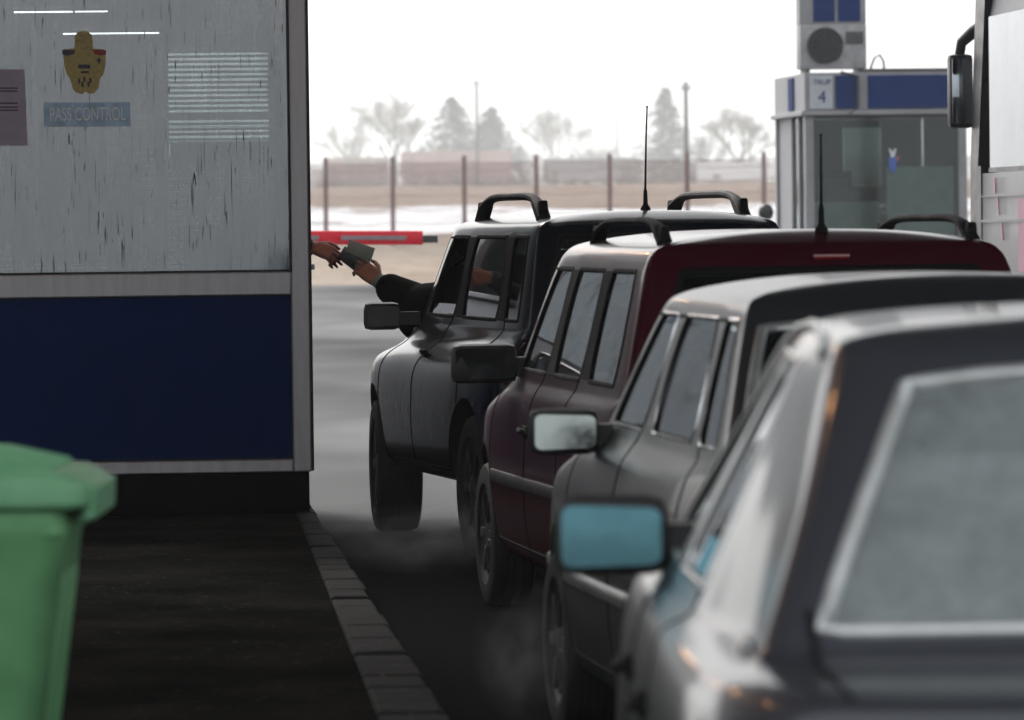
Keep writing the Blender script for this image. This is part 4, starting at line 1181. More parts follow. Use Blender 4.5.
for (x0, x1) in ((.17, .42), (.46, .72)):
    m = MB(); m.box(((x0 + x1) / 2, -.006, .42), (x1 - x0, .02, .78)); m.build('blue_panel', sign_blue, sb, bev=.003)
cb_ = MB(); pts = [Vector((.80, .2, Z2R + .02)), Vector((.84, .1, Z2R + .16)), Vector((.90, .1, Z2R + .20)), Vector((.95, .12, Z2R + .12)), Vector((.96, .14, Z2R + .01))]
cb_.tube(pts, .014, 6); cb_.tube([Vector((.42, -.02, Z2R + .0)), Vector((.62, -.05, 3.30)), Vector((.62, -.05, 2.94)), Vector((.50, -.06, 2.86))], .018, 6)
cbo = cb_.build('cable', alu_dark, b2)

bol = empty('bollard', 'small dark capped post beside the booth numbered 4', 'bollard', (2.98, 58.3, 0), 0)
m = MB(); m.lathe([(.05, 0), (.05, 1.65)], 'Z', n=14); m.build('post', alu_dark, bol)
m = MB(); m.ball((0, 0, 1.74), (.09, .09, .10), 14, 10); m.build('cap', black_plastic, bol)

# ------------------------------------------------------------------ coach in the next lane
BSH = math.atan(.10)
bus = empty('coach', 'white coach with pink lettering and a hanging mirror in the next lane', 'bus', (3.03, 33.0, 0), BSH)
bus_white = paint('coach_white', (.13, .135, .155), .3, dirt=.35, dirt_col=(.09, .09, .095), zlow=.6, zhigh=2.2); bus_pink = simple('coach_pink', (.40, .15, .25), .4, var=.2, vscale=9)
bus_glass = glass('coach_glass', (.30, .33, .35), 1.0, .12, (.40, .42, .46)); bus_black = simple('coach_black_trim', (.02, .02, .024), .35)
LB, WB, HB = 11.5, 2.5, 3.45
m = MB()
def rsec(x0, x1, y0, y1, z, r): return (z, x0, x1, y0, y1, r)
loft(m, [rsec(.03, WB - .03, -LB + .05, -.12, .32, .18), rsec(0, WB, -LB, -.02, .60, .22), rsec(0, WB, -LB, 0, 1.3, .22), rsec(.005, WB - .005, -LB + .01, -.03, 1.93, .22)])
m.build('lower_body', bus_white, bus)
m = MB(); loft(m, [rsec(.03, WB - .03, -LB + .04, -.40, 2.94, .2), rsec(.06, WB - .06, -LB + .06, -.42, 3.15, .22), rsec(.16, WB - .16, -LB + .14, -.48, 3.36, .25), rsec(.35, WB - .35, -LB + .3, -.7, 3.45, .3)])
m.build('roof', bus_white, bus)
m = MB(); m.box((WB / 2, -LB / 2, 1.2), (WB - .12, LB - .6, 1.4)); m.build('cabin_floor', bus_black, bus)
edges_y = [-.62, -2.0, -3.7, -5.4, -7.1, -8.8, -10.4, -LB + .12]
for s, x in ((0, .018), (1, WB - .018)):
    for a, b_ in zip(edges_y, edges_y[1:]):
        m = MB(); m.box((x, (a + b_) / 2, 2.44), (.012, a - b_ - .06, 1.0)); m.build('side_window', bus_glass, bus)
        m = MB(); m.box((x + (.012 if not s else -.012), b_, 2.44), (.03, .062, 1.0)); m.build('window_post', bus_black, bus)
    m = MB(); m.box((x - (.006 if not s else -.006), -LB / 2 - .25, 1.95), (.018, LB - .8, .03)); m.build('window_seal', bus_black, bus)
for xx in (.06, WB - .06):
    m = MB(); m.prism([(-.26, 1.50), (-.02, 1.50), (-.04, 2.0), (-.30, 3.2), (-.62, 3.2), (-.30, 2.0)], xx - .058, xx + .058, 'YZ'); m.build('front_pillar', bus_black, bus)
m = MB(); m.prism([(-.16, 1.30), (-.10, 1.30), (-.16, 2.0), (-.48, 2.96), (-.54, 2.96), (-.22, 2.0)], .12, WB - .12, 'YZ'); m.build('windscreen', g_front, bus)
m = MB(); m.prism([(-.42, .55), (-.30, .55), (-.30, 1.98), (-.42, 1.98)], -.004, .02, 'YZ'); m.build('body_seam', bus_black, bus)
m = MB(); m.box((.0, -LB / 2, 1.62), (.02, LB - .9, .018)); m.box((.0, -LB / 2, 1.78), (.016, LB - .9, .010)); m.box((.0, -LB / 2, 1.25), (.02, LB - .9, .03)); m.build('side_moulding', bus_white, bus)
m = MB()
for (y0, z0, w, h, sk) in ((-.85, 1.80, .05, .10, .0), (-.98, 1.66, .04, .12, .04), (-1.10, 1.50, .04, .13, .04), (-1.62, 1.30, .22, .46, .0), (-2.3, 1.30, .22, .44, .1), (-2.75, 1.30, .10, .5, .0), (-3.1, 1.3, .24, .44, .05), (-3.6, 1.3, .12, .5, 0)):
    m.prism([(y0 - w, z0), (y0, z0), (y0 + sk, z0 + h), (y0 - w + sk, z0 + h)], -.006, -.002, 'YZ')
m.build('lettering', bus_pink, bus, smooth=False)
for y in (-2.75, -8.6):
    for x in (.20, WB - .20):
        w = MB(); w.lathe([(.30, -.14), (.46, -.15), (.50, -.10), (.50, .10), (.46, .15), (.30, .14)], 'X', (x - .02 if x < 1 else x + .02, y, .50), 32); tw = w.build('wheel', rubber, bus)
        w = MB(); w.lathe([(.29, -.11), (.29, .11)], 'X', (x - .02 if x < 1 else x + .02, y, .50), 24); w.build('rim', rim_mat, tw)
mi = MB()
mi.tube([(.16, -.32, 2.90), (.12, -.16, 2.93), (.05, .0, 2.88), (-.03, .06, 2.80), (-.04, .08, 2.72)], [.055, .055, .045, .036, .034], 12)
mi.box((.16, -.32, 2.91), (.13, .14, .18), bev=.02)
arm = mi.build('mirror_arm', bus_black, bus)
mi = MB(); mi.box((-.04, .07, 2.48), (.165, .10, .49), bev=.035); hs = mi.build('mirror', bus_black, arm)
mi = MB(); mi.box((-.04, .012, 2.48), (.13, .014, .43), bev=.006); mi.build('mirror_glass', simple('coach_mirror_glass', (.30, .33, .36), .06, metal=1), hs)

m = MB(); m.box((WB / 2, -LB + .03, 2.44), (WB - .3, .012, 1.0)); m.build('rear_window', bus_glass, bus)
for x_ in (.22, WB - .22):
    m = MB(); m.box((x_, -LB - .008, .95), (.22, .03, .42), bev=.01); m.build('tail_light', tail_mat, bus)
m = MB(); m.box((WB / 2, -LB - .01, .50), (WB - .5, .06, .24), bev=.015); m.build('rear_bumper', bus_black, bus)

# ------------------------------------------------------------------ barrier
boom_red = simple('boom_red', (.80, .006, .03), .45, var=.15, vscale=4); boom_grey = simple('boom_stripe', (.30, .24, .26), .5, var=.2, vscale=4)
ba = empty('barrier', 'red barrier boom with a grey stripe across the road behind the booth', 'barrier', (-3.6, 46, 0))
xt = (425 - 512) / 108.7 + 3.6
m = MB(); m.box((-.1, 0, .62), (.36, .40, 1.24), bev=.03); m.box((-.1, 0, 1.30), (.40, .44, .12), bev=.03); m.build('housing', simple('barrier_housing', (.4, .08, .06), .5, var=.2), ba)
m = MB(); m.box((xt / 2 - .2, -.22, 1.545), (xt + .4, .05, .128), bev=.012, rot=Matrix.Rotation(R(.75), 3, 'Y')); bm_ = m.build('boom', boom_red, ba)
m = MB(); 
for (a, b_) in ((.2, .85), (1.15, 1.85), (2.05, 2.65)):
    m.box(((a + b_) / 2, -.248, 1.545 - ((a + b_) / 2 - xt / 2 + .2) * .013), (b_ - a, .006, .040), rot=Matrix.Rotation(R(.75), 3, 'Y'))
m.build('reflective_stripe', boom_grey, bm_)
m = MB(); m.box((xt + .066, -.22, 1.535 - xt * .0065 - .004), (.14, .056, .07), bev=.01); m.build('tip', alu_dark, bm_)

# ------------------------------------------------------------------ fence on the bank
fence_post = simple('fence_post_rusty', (.15, .046, .040), .8, vscale=5, col2=(.075, .028, .026)); wire_m = simple('fence_wire', (.16, .11, .11), .6)
fe = empty('fence', 'long wire fence with rusty posts on the snowy bank', 'fence', (0, 150, 1.0))
fx_ = [(p - 512) / (F / 150) for p in (111, 183, 255, 327.5, 394.5, 466, 538, 611.5, 689, 765.5, 840, 915, 990)]
for i, x in enumerate(fx_):
    m = MB(); m.tube([(x, 0, -.5), (x + .02, 0, 2.62)], [.068, .064], 8); m.box((x + .02, 0, 2.66), (.13, .13, .09), bev=.02)
    m.build('post', fence_post, fe)
m = MB()
for z in (.35, .75, 1.15, 1.55, 1.95, 2.3, 2.55):
    for a, b_ in zip(fx_, fx_[1:]):
        sag = .05 + .03 * ((int(z * 100) + int(a * 10)) % 3)
        m.tube([(a, 0, z), ((a * .7 + b_ * .3), 0, z - sag * .84), ((a + b_) / 2, 0, z - sag), (a * .3 + b_ * .7, 0, z - sag * .84), (b_, 0, z)], .010, 5, cap=False)
m.build('wires', wire_m, fe)
m_, nt, out = new_mat('chain_link'); d = N(nt, 'ShaderNodeBsdfDiffuse'); d.inputs[0].default_value = (.20, .09, .09, 1); tr = N(nt, 'ShaderNodeBsdfTransparent')
v1 = texco(nt, (1, 1, 1), 'Object', (0, R(45), 0)); v2 = texco(nt, (1, 1, 1), 'Object', (0, R(-45), 0))
ws_ = []
for v in (v1, v2):
    wv = N(nt, 'ShaderNodeTexWave'); wv.inputs['Scale'].default_value = 5.2; L_(nt, v, wv.inputs[0]); ws_.append(ramp(nt, wv.outputs[1], [(.80, 0.), (.90, 1.)]))
x = N(nt, 'ShaderNodeMixShader'); L_(nt, mth(nt, 'MAXIMUM', ws_[0], ws_[1]), x.inputs[0]); L_(nt, tr.outputs[0], x.inputs[1]); L_(nt, d.outputs[0], x.inputs[2]); L_(nt, x.outputs[0], out.inputs[0])
m = MB(); m.quad((fx_[0], .09, .02), (fx_[-1], .09, .02), (fx_[-1], .09, 2.5), (fx_[0], .09, 2.5)); m.build('mesh', m_, fe, smooth=False)

# ------------------------------------------------------------------ poles
pole_m = simple('pole_weathered', (.09, .08, .075), .85, var=.3, vscale=3)
def pole(px, ytop, d, r, label, arm=.9):
    t = at(px, ytop, d); b = empty('utility_pole', label, 'pole', (t.x, d, hill(d) - .3))
    h = t.z - hill(d) + .3
    m = MB(); m.tube([(0, 0, 0), (0, 0, h)], [r, r * .75], 10); m.build('mast', pole_m, b)
    if arm:
        m = MB(); m.box((0, 0, h - .35), (arm, .10, .10)); m.build('crossarm', pole_m, b)
        for q in (-.42, 0, .42):
            m = MB(); m.lathe([(.03, 0), (.06, .05), (.06, .12), (.03, .17)], 'Z', (arm * q, 0, h - .30), 8); m.build('insulator', simple('insulator_grey', (.3, .3, .3), .4) if q < -.4 else bpy.data.materials['insulator_grey'], b)
    return b
pole(480, 80, 480, .19, 'tall utility pole standing between the two conifers', 1.1)
pole(689, 82, 250, .13, 'dark utility pole beside the slim conifer', .5)
pole(620, 108, 760, .20, 'faint far utility pole among bare trees', 1.4)

# ------------------------------------------------------------------ trees
bark = simple('bark', (.07, .06, .055), .9, var=.3); needles = simple('needles', (.030, .050, .042), .8, var=.5, vscale=1.5, col2=(.020, .034, .030)); twig_m = simple('twigs', (.12, .10, .09), .9, var=.25)
def conifer(px, ytop, d, width_px, seed, label, dens=1.0):
    rg = random.Random(seed); t = at(px, ytop, d); z0 = hill(d); h = t.z - z0; w = width_px * d / F / 2 * 1.28
    b = empty('conifer_tree', label, 'tree', (t.x, d, z0), 0, 'conifers beyond the fence')
    m = MB(); m.tube([(0, 0, -.3), (.05, 0, h * .5), (0, 0, h * .98)], [.22, .13, .03], 8); m.build('trunk', bark, b)
    m = MB(); bmx = m.bm; n = int(66 * dens)
    for i in range(n):
        f = .06 + .94 * i / n; z = h * f; rad = w * (1 - f) ** .72 * rg.uniform(.78, 1.15) + .10
        k = max(5, int(11 * (1 - f) + 5))
        for j in range(k):
            a = rg.uniform(0, 6.283); rr_ = rad * rg.uniform(.55, 1.08); dr = -.22 * rr_ + rg.uniform(-.1, .1)
            tip = Vector((rr_ * math.cos(a), rr_ * math.sin(a), z + dr))
            base = Vector((0, 0, z + .1))
            for q in range(9):
                s_ = rg.uniform(.18, 1.02); c = base.lerp(tip, s_) + Vector((rg.uniform(-1, 1), rg.uniform(-1, 1), rg.uniform(-.6, .4))) * .28
                sz = rg.uniform(.18, .42)
                u = Vector((rg.uniform(-1, 1), rg.uniform(-1, 1), rg.uniform(-.5, .5))).normalized() * sz; v = Vector((rg.uniform(-1, 1), rg.uniform(-1, 1), rg.uniform(-1, .2))).normalized() * sz * .7
                bmx.faces.new([bmx.verts.new(c - u), bmx.verts.new(c + v), bmx.verts.new(c + u), bmx.verts.new(c - v * .6)])
    o = m.build('crown', needles, b, smooth=False); return b
def bare_tree(px, ytop, d, width_px, seed, label, lv=5, r0=.24, spread=.5, name='bare_tree', grp='bare trees beyond the fence'):
    rg = random.Random(seed); t = at(px, ytop, d); z0 = hill(d); h = t.z - z0; w = width_px * d / F / 2
    b = empty(name, label, 'tree', (t.x, d, z0 - .2), 0, grp)
    tr_ = MB(); cr_ = MB(); tr_.tube([(0, 0, 0), (rg.uniform(-.1, .1), 0, h * .16), (rg.uniform(-.2, .2), 0, h * .34)], [r0, r0 * .8, r0 * .65], 8)
    def grow(p, dirv, ln, r, k):
        q = p + dirv * ln
        mid = (p + q) / 2 + Vector((rg.uniform(-1, 1), rg.uniform(-1, 1), rg.uniform(-1, 1))) * ln * .08
        (tr_ if k >= lv - 1 else cr_).tube([p, mid, q], [r, r * .85, r * .7], 5 if k > 1 else 3, cap=False)
        if k == 0: return
        for _ in range(rg.choice((3, 3, 4))):
            a = rg.uniform(0, 6.283); sp = rg.uniform(.25, spread + .35)
            nd = (dirv + Vector((math.cos(a) * sp, math.sin(a) * sp, rg.uniform(-.1, .35)))).normalized()
            grow(p.lerp(q, rg.uniform(.55, 1.0)), nd, ln * rg.uniform(.62, .82), max(.013, r * .56), k - 1)
    p0 = Vector((0, 0, h * .22))
    for i in range(5):
        a = i * 1.256 + rg.uniform(-.4, .4); sp = rg.uniform(.25, .75)
        grow(Vector((0, 0, h * (.16 + .04 * i))), Vector((math.cos(a) * sp, math.sin(a) * sp, 1)).normalized(), h * .26, r0 * .5, lv - 1)
    for mbx in (tr_, cr_):
        zm = max((v.co.z for v in mbx.bm.verts), default=1)
    xm = max(abs(v.co.x) for mbx in (tr_, cr_) for v in mbx.bm.verts)
    zm = max(max(v.co.z for v in tr_.bm.verts), max(v.co.z for v in cr_.bm.verts))
    for mbx in (tr_, cr_):
        for v in mbx.bm.verts: v.co.z *= h / zm; v.co.x *= w / xm
    tr_.build('trunk', bark, b); cr_.build('crown', twig_m, b); return b
conifer(455, 97, 665, 118, 1, 'broad dark conifer standing beside the tall utility pole, on its bare tree side', 1.1)
conifer(494, 107, 673, 100, 2, 'shorter dark conifer on the other side of the tall utility pole', 1.0)
conifer(668, 87, 665, 84, 3, 'slim conifer beside the dark utility pole near the antenna', .9)
bare_tree(398, 84, 647, 120, 11, 'tall bare tree with fine twigs next to the broad conifer', 6)
bare_tree(352, 118, 682, 84, 12, 'lower bare tree between the booth and the tall bare tree', 5)
bare_tree(560, 100, 700, 96, 13, 'bare spreading tree alone above the low grey buildings', 6)
bare_tree(600, 138, 735, 60, 17, 'small bare tree beneath the faint far pole', 5)
bare_tree(742, 102, 630, 104, 14, 'dense round bare tree beside the booth numbered 4', 6, .3)
bare_tree(708, 128, 665, 56, 16, 'lower bare tree between the slim conifer and the dense round tree', 5)
bare_tree(525, 140, 717, 52, 18, 'low bare tree behind the two conifers', 5)
def hedge(px0, px1, ytop, d, seed, label):
    rg = random.Random(seed); a = at(px0, ytop, d); c = at(px1, ytop, d); z0 = hill(d); h = a.z - z0
    b = empty('hedge', label, 'hedge', ((a.x + c.x) / 2, d, z0)); L2 = (c.x - a.x) / 2; m = MB(); bmx = m.bm; st_ = MB()
    for i in range(int(L2 * 2 * 4)):
        x = rg.uniform(-L2, L2); hh = h * (.62 + .22 * math.sin(x * .35 + seed) + .18 * math.sin(x * .9 + 2 * seed) + rg.uniform(-.25, .3)); y = rg.uniform(-.6, .6)
        p = Vector((x, y, 0)); st_.tube([p, p + Vector((rg.uniform(-.3, .3), 0, hh * .8))], [.03, .012], 3, cap=False)
        for q in range(16):
            c_ = p + Vector((rg.uniform(-.5, .5), rg.uniform(-.5, .5), hh * rg.uniform(.1, 1.05))); dv = Vector((rg.uniform(-1, 1), rg.uniform(-1, 1), rg.uniform(.2, 1.5))).normalized() * rg.uniform(.4, 1.0)
            n_ = dv.orthogonal().normalized() * rg.uniform(.03, .09)
            bmx.faces.new([bmx.verts.new(c_ - n_), bmx.verts.new(c_ + n_), bmx.verts.new(c_ + dv)])
    m.build('foliage', twig_m, b, smooth=False); st_.build('stems', bark, b)
hedge(306, 420, 152, 603, 1, 'bare hedge in front of the red roofed house beyond the fence')
hedge(560, 700, 152, 612, 2, 'bare hedge in front of the low grey building')
hedge(306, 345, 166, 560, 4, 'low scrub at the booth end of the field')
hedge(430, 560, 168, 570, 5, 'low scrub in front of the long pink house')
hedge(690, 780, 150, 612, 3, 'bare hedge under the dense round tree')

# ------------------------------------------------------------------ houses
wall_p = simple('house_plaster_pink', (.36, .26, .24), .9, var=.12); wall_g = simple('house_plaster_grey', (.28, .27, .27), .9, var=.12); roof_r = simple('roof_tiles_red', (.22, .105, .085), .85, var=.25, vscale=2); roof_g = simple('roof_grey', (.17, .165, .17), .85, var=.2)
pane_m = simple('house_window_glass', (.05, .055, .06), .15); frame_m = simple('house_window_frame', (.6, .6, .6), .6); white_w = simple('white_wash', (.72, .72, .72), .8, var=.05)
def house(px0, px1, y_eave, y_ridge, d, label, wm, rm, nwin, chimneys=1, depth=7, base_py=None):
    a = at(px0, y_eave, d); c = at(px1, y_eave, d); r_ = at((px0 + px1) / 2, y_ridge, d); z0 = hill(d) - .2
    w = c.x - a.x; ez = a.z - z0; rz_ = r_.z - z0
    b = empty('house', label, 'house', ((a.x + c.x) / 2, d, z0))
    m = MB(); m.box((0, depth / 2, ez / 2), (w, depth, ez)); m.prism([(0, ez), (depth, ez), (depth / 2, rz_ - .05)], -w / 2 + .02, w / 2 - .02, 'YZ'); m.build('wall', wm, b, smooth=False)
    m = MB(); e = .35
    for s in (0, 1):
        y0, y1 = (-e, depth / 2) if not s else (depth + e, depth / 2); zE = ez - e * (rz_ - ez) / (depth / 2)
        pts = [(y0, zE), (y1, rz_), (y1, rz_ + .12), (y0, zE + .12)]
        m.prism(pts, -w / 2 - .3, w / 2 + .3, 'YZ')
    rf = m.build('roof', rm, b, smooth=False)
    for i in range(chimneys):
        m = MB(); m.box((-w * .2 + i * w * .4, depth * .45, rz_ + .15), (.5, .5, .9)); m.build('chimney', wm, rf)
    for i in range(nwin):
        x = -w / 2 + w * (i + .5) / nwin
        m = MB(); hh = min(1.2, ez * .5); m.box((x, -.02, ez * .55), (1.0, .06, hh)); f = m.build('window', frame_m, b)
        m = MB(); m.box((x - .22, -.055, ez * .55), (.36, .02, hh - .16)); m.box((x + .22, -.055, ez * .55), (.36, .02, hh - .16)); m.build('pane', pane_m, f)
    m = MB(); m.box((-w * .5 + w * .25, -.03, .95), (.95, .08, 1.9)); m.build('door', roof_g, b)
house(405, 512, 176, 152, 616, 'long pink house with a red tiled roof below the conifers', wall_p, roof_r, 5, 2)
house(330, 388, 178, 158, 651, 'grey house with a red tiled roof behind the hedge', wall_g, roof_r, 3, 1)
house(548, 640, 178, 158, 665, 'long low grey building behind the bare trees', wall_g, roof_g, 6, 1)
house(560, 618, 180, 168, 603, 'pale low outbuilding in front of the grey building', white_w, roof_g, 3, 0, 5)
house(702, 770, 179, 163, 595, 'low white shed beside the booth numbered 4', white_w, white_w, 3, 0, 5)

# ------------------------------------------------------------------ people
skin_m = simple('skin', (.34, .17, .125), .55, var=.15, vscale=14); skin_d = simple('skin_ruddy', (.30, .125, .095), .55, var=.2, vscale=14); hair_m = simple('hair_dark', (.012, .010, .009), .7, var=.4, vscale=40)
jacket_m = simple('jacket_black', (.005, .005, .006), .95, spec=.05, var=.3, vscale=12, bump=.3); trouser_m = simple('trousers_dark', (.02, .022, .03), .9, var=.2); uniform_m = simple('uniform_navy', (.012, .015, .030), .85, var=.25, bump=.2)
def caps(mb, pts, rs, n=12):
    for (a, b_), (ra, rb_) in zip(zip(pts, pts[1:]), zip(rs, rs[1:])):
        mb.tube([a, b_], [ra, rb_], n)
    for p, r in zip(pts, rs): mb.ball(p, r, 12, 8)
def fuse(mb, name, mat, parent, vox, smooth=2):
    o = mb.build(name, mat, None, smooth=True)
    r_ = o.modifiers.new('r', 'REMESH'); r_.mode = 'VOXEL'; r_.voxel_size = vox; r_.use_smooth_shade = True
    s_ = o.modifiers.new('s', 'SMOOTH'); s_.factor = .5; s_.iterations = smooth
    me = eval_mesh(o); nm = o.name; kill(o)
    for p in me.polygons: p.use_smooth = True
    me.name = name
    q = link_mesh(name, me, mat, parent); return q
def hand(mb, wrist, palm_dir, palm_nrm, thumb_side, curl, scale=1.0, thumb_curl=25, spread=3):
    """palm plus four jointed fingers and a thumb; all vectors in world space"""
    f = palm_dir.normalized(); n = (palm_nrm - f * palm_nrm.dot(f)).normalized(); s = n.cross(f) * thumb_side
    S = scale
    rows = []
    for t, hw_, th in ((.0, .024, .017), (.03, .033, .016), (.06, .040, .014), (.088, .041, .012)):
        for k in range(-2, 3): rows.append((wrist + f * t * S + s * hw_ * S * k / 2 * .72, th * S))
    for i in range(0, 15):
        a, ra = rows[i]; b_, rb_ = rows[i + 5]
        mb.tube([a, b_], [ra, rb_], 10); mb.ball(a, ra, 10, 6); mb.ball(b_, rb_, 10, 6)
    L3 = ((.043, .026, .020), (.047, .030, .022), (.044, .028, .021), (.035, .021, .018))
    for k in range(4):
        off = (1.5 - k) * .0205 * S
        p = wrist + f * (.090 - .004 * abs(k - 1)) * S + s * off
        d = (f + s * math.tan(R(spread * (1.5 - k)))).normalized(); pts = [p]; rs = [.0098 * S]
        ax_ = s
        for j, ln in enumerate(L3[k]):
            c = curl[k] if isinstance(curl, (list, tuple)) else curl
            d = Matrix.Rotation(-thumb_side * R(c * (.75 if j == 0 else 1.1)), 3, ax_) @ d if False else (d * math.cos(R(c * (.75 if j == 0 else 1.1))) - (d.cross(ax_).normalized() * (1 if d.cross(ax_).dot(n) > 0 else -1)) * math.sin(R(c * (.75 if j == 0 else 1.1)))).normalized()
            p = p + d * ln * S; pts.append(p); rs.append((.0092, .0084, .0074)[j] * S)
        caps(mb, pts, rs, 10)
    # thumb leaves the side of the palm near its base
    p = wrist + f * .025 * S + s * .030 * S; d = (f * .72 + s * .62 - n * .25).normalized(); pts = [p]; rs = [.0150 * S]
    for j, ln in enumerate((.040, .032, .026)):
        p = p + d * ln * S; pts.append(p); rs.append((.0125, .0105, .0088)[j] * S)
        d = (d + (f * .35 - s * .25 - n * .25) * (thumb_curl / 25)).normalized()
    caps(mb, pts, rs, 10)
def head(mb, c, fwd, up=Vector((0, 0, 1))):
    sd = fwd.cross(up).normalized(); M3 = Matrix((sd, fwd, up)).transposed()
    mb.ball(c, (.076, .096, .112), 20, 14, M3); mb.ball(c + fwd * .03 - up * .055, (.056, .064, .066), 16, 10, M3)
    mb.ball(c + fwd * .098 - up * .012, (.014, .020, .026), 10, 8, M3); mb.ball(c + fwd * .094 - up * .022, (.018, .014, .010), 10, 8, M3)
    mb.ball(c + fwd * .088 - up * .062, (.024, .012, .009), 10, 8, M3); mb.ball(c + fwd * .082 - up * .095, (.024, .018, .016), 10, 8, M3)
    for q in (-1, 1):
        mb.ball(c + sd * q * .077 - up * .008, (.010, .022, .032), 10, 8, M3); mb.ball(c + fwd * .084 + sd * q * .032 + up * .026, (.022, .012, .008), 10, 8, M3)
def hair(mb, c, fwd, up=Vector((0, 0, 1))):
    sd = fwd.cross(up).normalized(); M3 = Matrix((sd, fwd, up)).transposed()
    mb.ball(c - fwd * .014 + up * .026, (.082, .095, .098), 18, 12, M3); mb.ball(c - fwd * .04 - up * .02, (.076, .066, .075), 14, 10, M3)
def eyes(c, fwd, parent):
    sd = fwd.cross(Vector((0, 0, 1))).normalized()
    for q in (-1, 1):
        m = MB(); m.ball(c + fwd * .0885 + sd * q * .031 + Vector((0, 0, .012)), .0125, 12, 8); m.build('eye', simple('eye_white', (.6, .58, .55), .2) if 'eye_white' not in bpy.data.materials else bpy.data.materials['eye_white'], parent)
        m = MB(); m.ball(c + fwd * .0975 + sd * q * .031 + Vector((0, 0, .012)), .0060, 10, 8); m.build('iris', hair_m, parent)

C.view_layer.update()
SM = suv.matrix_world.copy()
V = Vector
dr = empty('person', 'driver in a black jacket reaching out of the off-road car with a passport', 'person', (0, 0, 0))
hip = SM @ V((-.34, -.30, .80)); chest = SM @ V((-.40, -.12, 1.18)); sh_l = V((-.285, 26.42, 1.235)); sh_r = SM @ V((-.20, -.05, 1.25)); neck = (sh_l + sh_r) / 2 + V((0, 0, .06)); hc = neck + V((-.03, .07, .155))
elb = V((-.50, 26.72, 1.205)); wr = V((-.715, 26.88, 1.345)); pd = (V((-.85, 26.95, 1.455)) - wr)
fwd = V((-.75, .66, .02)).normalized()
b = MB(); caps(b, [hip, chest, neck], [.15, .16, .06]); caps(b, [sh_l, sh_r], [.075, .075]); caps(b, [neck, hc], [.055, .055]); head(b, hc, fwd)
caps(b, [sh_l, elb, wr.lerp(elb, .02)], [.055, .045, .029]); 
hand(b, wr, pd, V((.05, -.9, .35)), -1, [20, 24, 28, 32], 1.2)
elr = SM @ V((-.16, .22, .98)); wrr = SM @ V((-.30, .47, .93)); caps(b, [sh_r, elr, wrr], [.055, .045, .03]); hand(b, wrr, SM.to_3x3() @ V((-.1, 1, .1)), V((0, -.2, 1)), 1, 45, 1.0)
kn = [SM @ V((q, .12, .86)) for q in (-.46, -.24)]; ft = [SM @ V((q, .52, .52)) for q in (-.46, -.24)]
for k_, f_ in zip(kn, ft): caps(b, [hip, k_, f_], [.10, .07, .05]); caps(b, [f_, f_ + SM.to_3x3() @ V((0, .16, -.02))], [.045, .035])
body = fuse(b, 'body', skin_m, dr, .0055)
b = MB(); caps(b, [hip, chest, neck - V((0, 0, .03))], [.185, .195, .085]); caps(b, [sh_l, sh_r], [.095, .095]); caps(b, [sh_r, elr, wrr.lerp(elr, .12)], [.085, .068, .05])
caps(b, [sh_l, elb + V((.015, 0, -.005)), wr.lerp(elb, .32)], [.118, .128, .084], 16); caps(b, [elb + V((.08, -.06, -.07)), elb + V((-.01, -.02, -.085)), elb + V((-.08, .03, .0))], [.085, .095, .085])
fuse(b, 'jacket', jacket_m, dr, .011, 4)
cf = MB(); d_ = (wr - elb).normalized(); cf.tube([wr - d_ * .045, wr - d_ * .004], [.046, .043], 14); cf.build('shirt_cuff', simple('shirt_cuff_green', (.16, .26, .24), .8), dr)
b = MB()
for k_, f_ in zip(kn, ft): caps(b, [hip, k_, f_.lerp(k_, .12)], [.125, .09, .07])
fuse(b, 'trousers', trouser_m, dr, .014, 3)
b = MB(); hair(b, hc, fwd); fuse(b, 'hair', hair_m, dr, .010, 2); eyes(hc, fwd, dr)

of = empty('person', 'booth officer in a navy uniform stretching a hand out of the booth for the passport', 'person', (0, 0, 0))
wo = V((-1.065, 26.98, 1.53)); po = V((-.92, 26.95, 1.475)) - wo
osh = V((-1.62, 27.15, 1.62)); oel = V((-1.36, 27.05, 1.50)); osr = V((-1.98, 27.3, 1.60)); och = V((-1.85, 27.35, 1.38)); ohp = V((-1.90, 27.55, .96)); onk = (osh + osr) / 2 + V((0, 0, .07)); ohd = onk + V((.03, -.02, .165)); ofw = V((.9, -.35, -.06)).normalized()
b = MB(); caps(b, [ohp, och, onk], [.16, .165, .06]); caps(b, [osh, osr], [.075, .075]); caps(b, [onk, ohd], [.055, .055]); head(b, ohd, ofw)
caps(b, [osh, oel, wo.lerp(oel, .02)], [.055, .048, .034]); hand(b, wo, po, V((.10, -.8, .6)), 1, [46, 50, 54, 58], 1.15)
oer = V((-2.06, 27.05, 1.36)); owr = V((-1.85, 26.9, 1.42)); caps(b, [osr, oer, owr], [.055, .045, .03]); hand(b, owr, V((.8, -.5, 0)), V((0, 0, 1)), 1, 25, 1.0)
for q in (-.1, .12):
    k_ = ohp + V((.1 + q * .3, q, -.36)); f_ = V((k_.x - .02, k_.y + .02, .45)); caps(b, [ohp + V((0, q, -.02)), k_, f_], [.10, .07, .05]); caps(b, [f_, f_ + V((.15, -.06, -.02))], [.045, .035])
fuse(b, 'body', skin_d, of, .0055)
b = MB(); caps(b, [ohp, och, onk - V((0, 0, .04))], [.19, .20, .085]); caps(b, [osh, osr], [.095, .095]); caps(b, [osh, oel, wo.lerp(oel, .10)], [.085, .072, .050]); caps(b, [osr, oer, owr.lerp(oer, .12)], [.085, .068, .05]); fuse(b, 'uniform_jacket', uniform_m, of, .012, 4)
b = MB()
for q in (-.1, .12):
    k_ = ohp + V((.1 + q * .3, q, -.36)); f_ = V((k_.x - .02, k_.y + .02, .50)); caps(b, [ohp + V((0, q, -.02)), k_, f_], [.12, .09, .075])
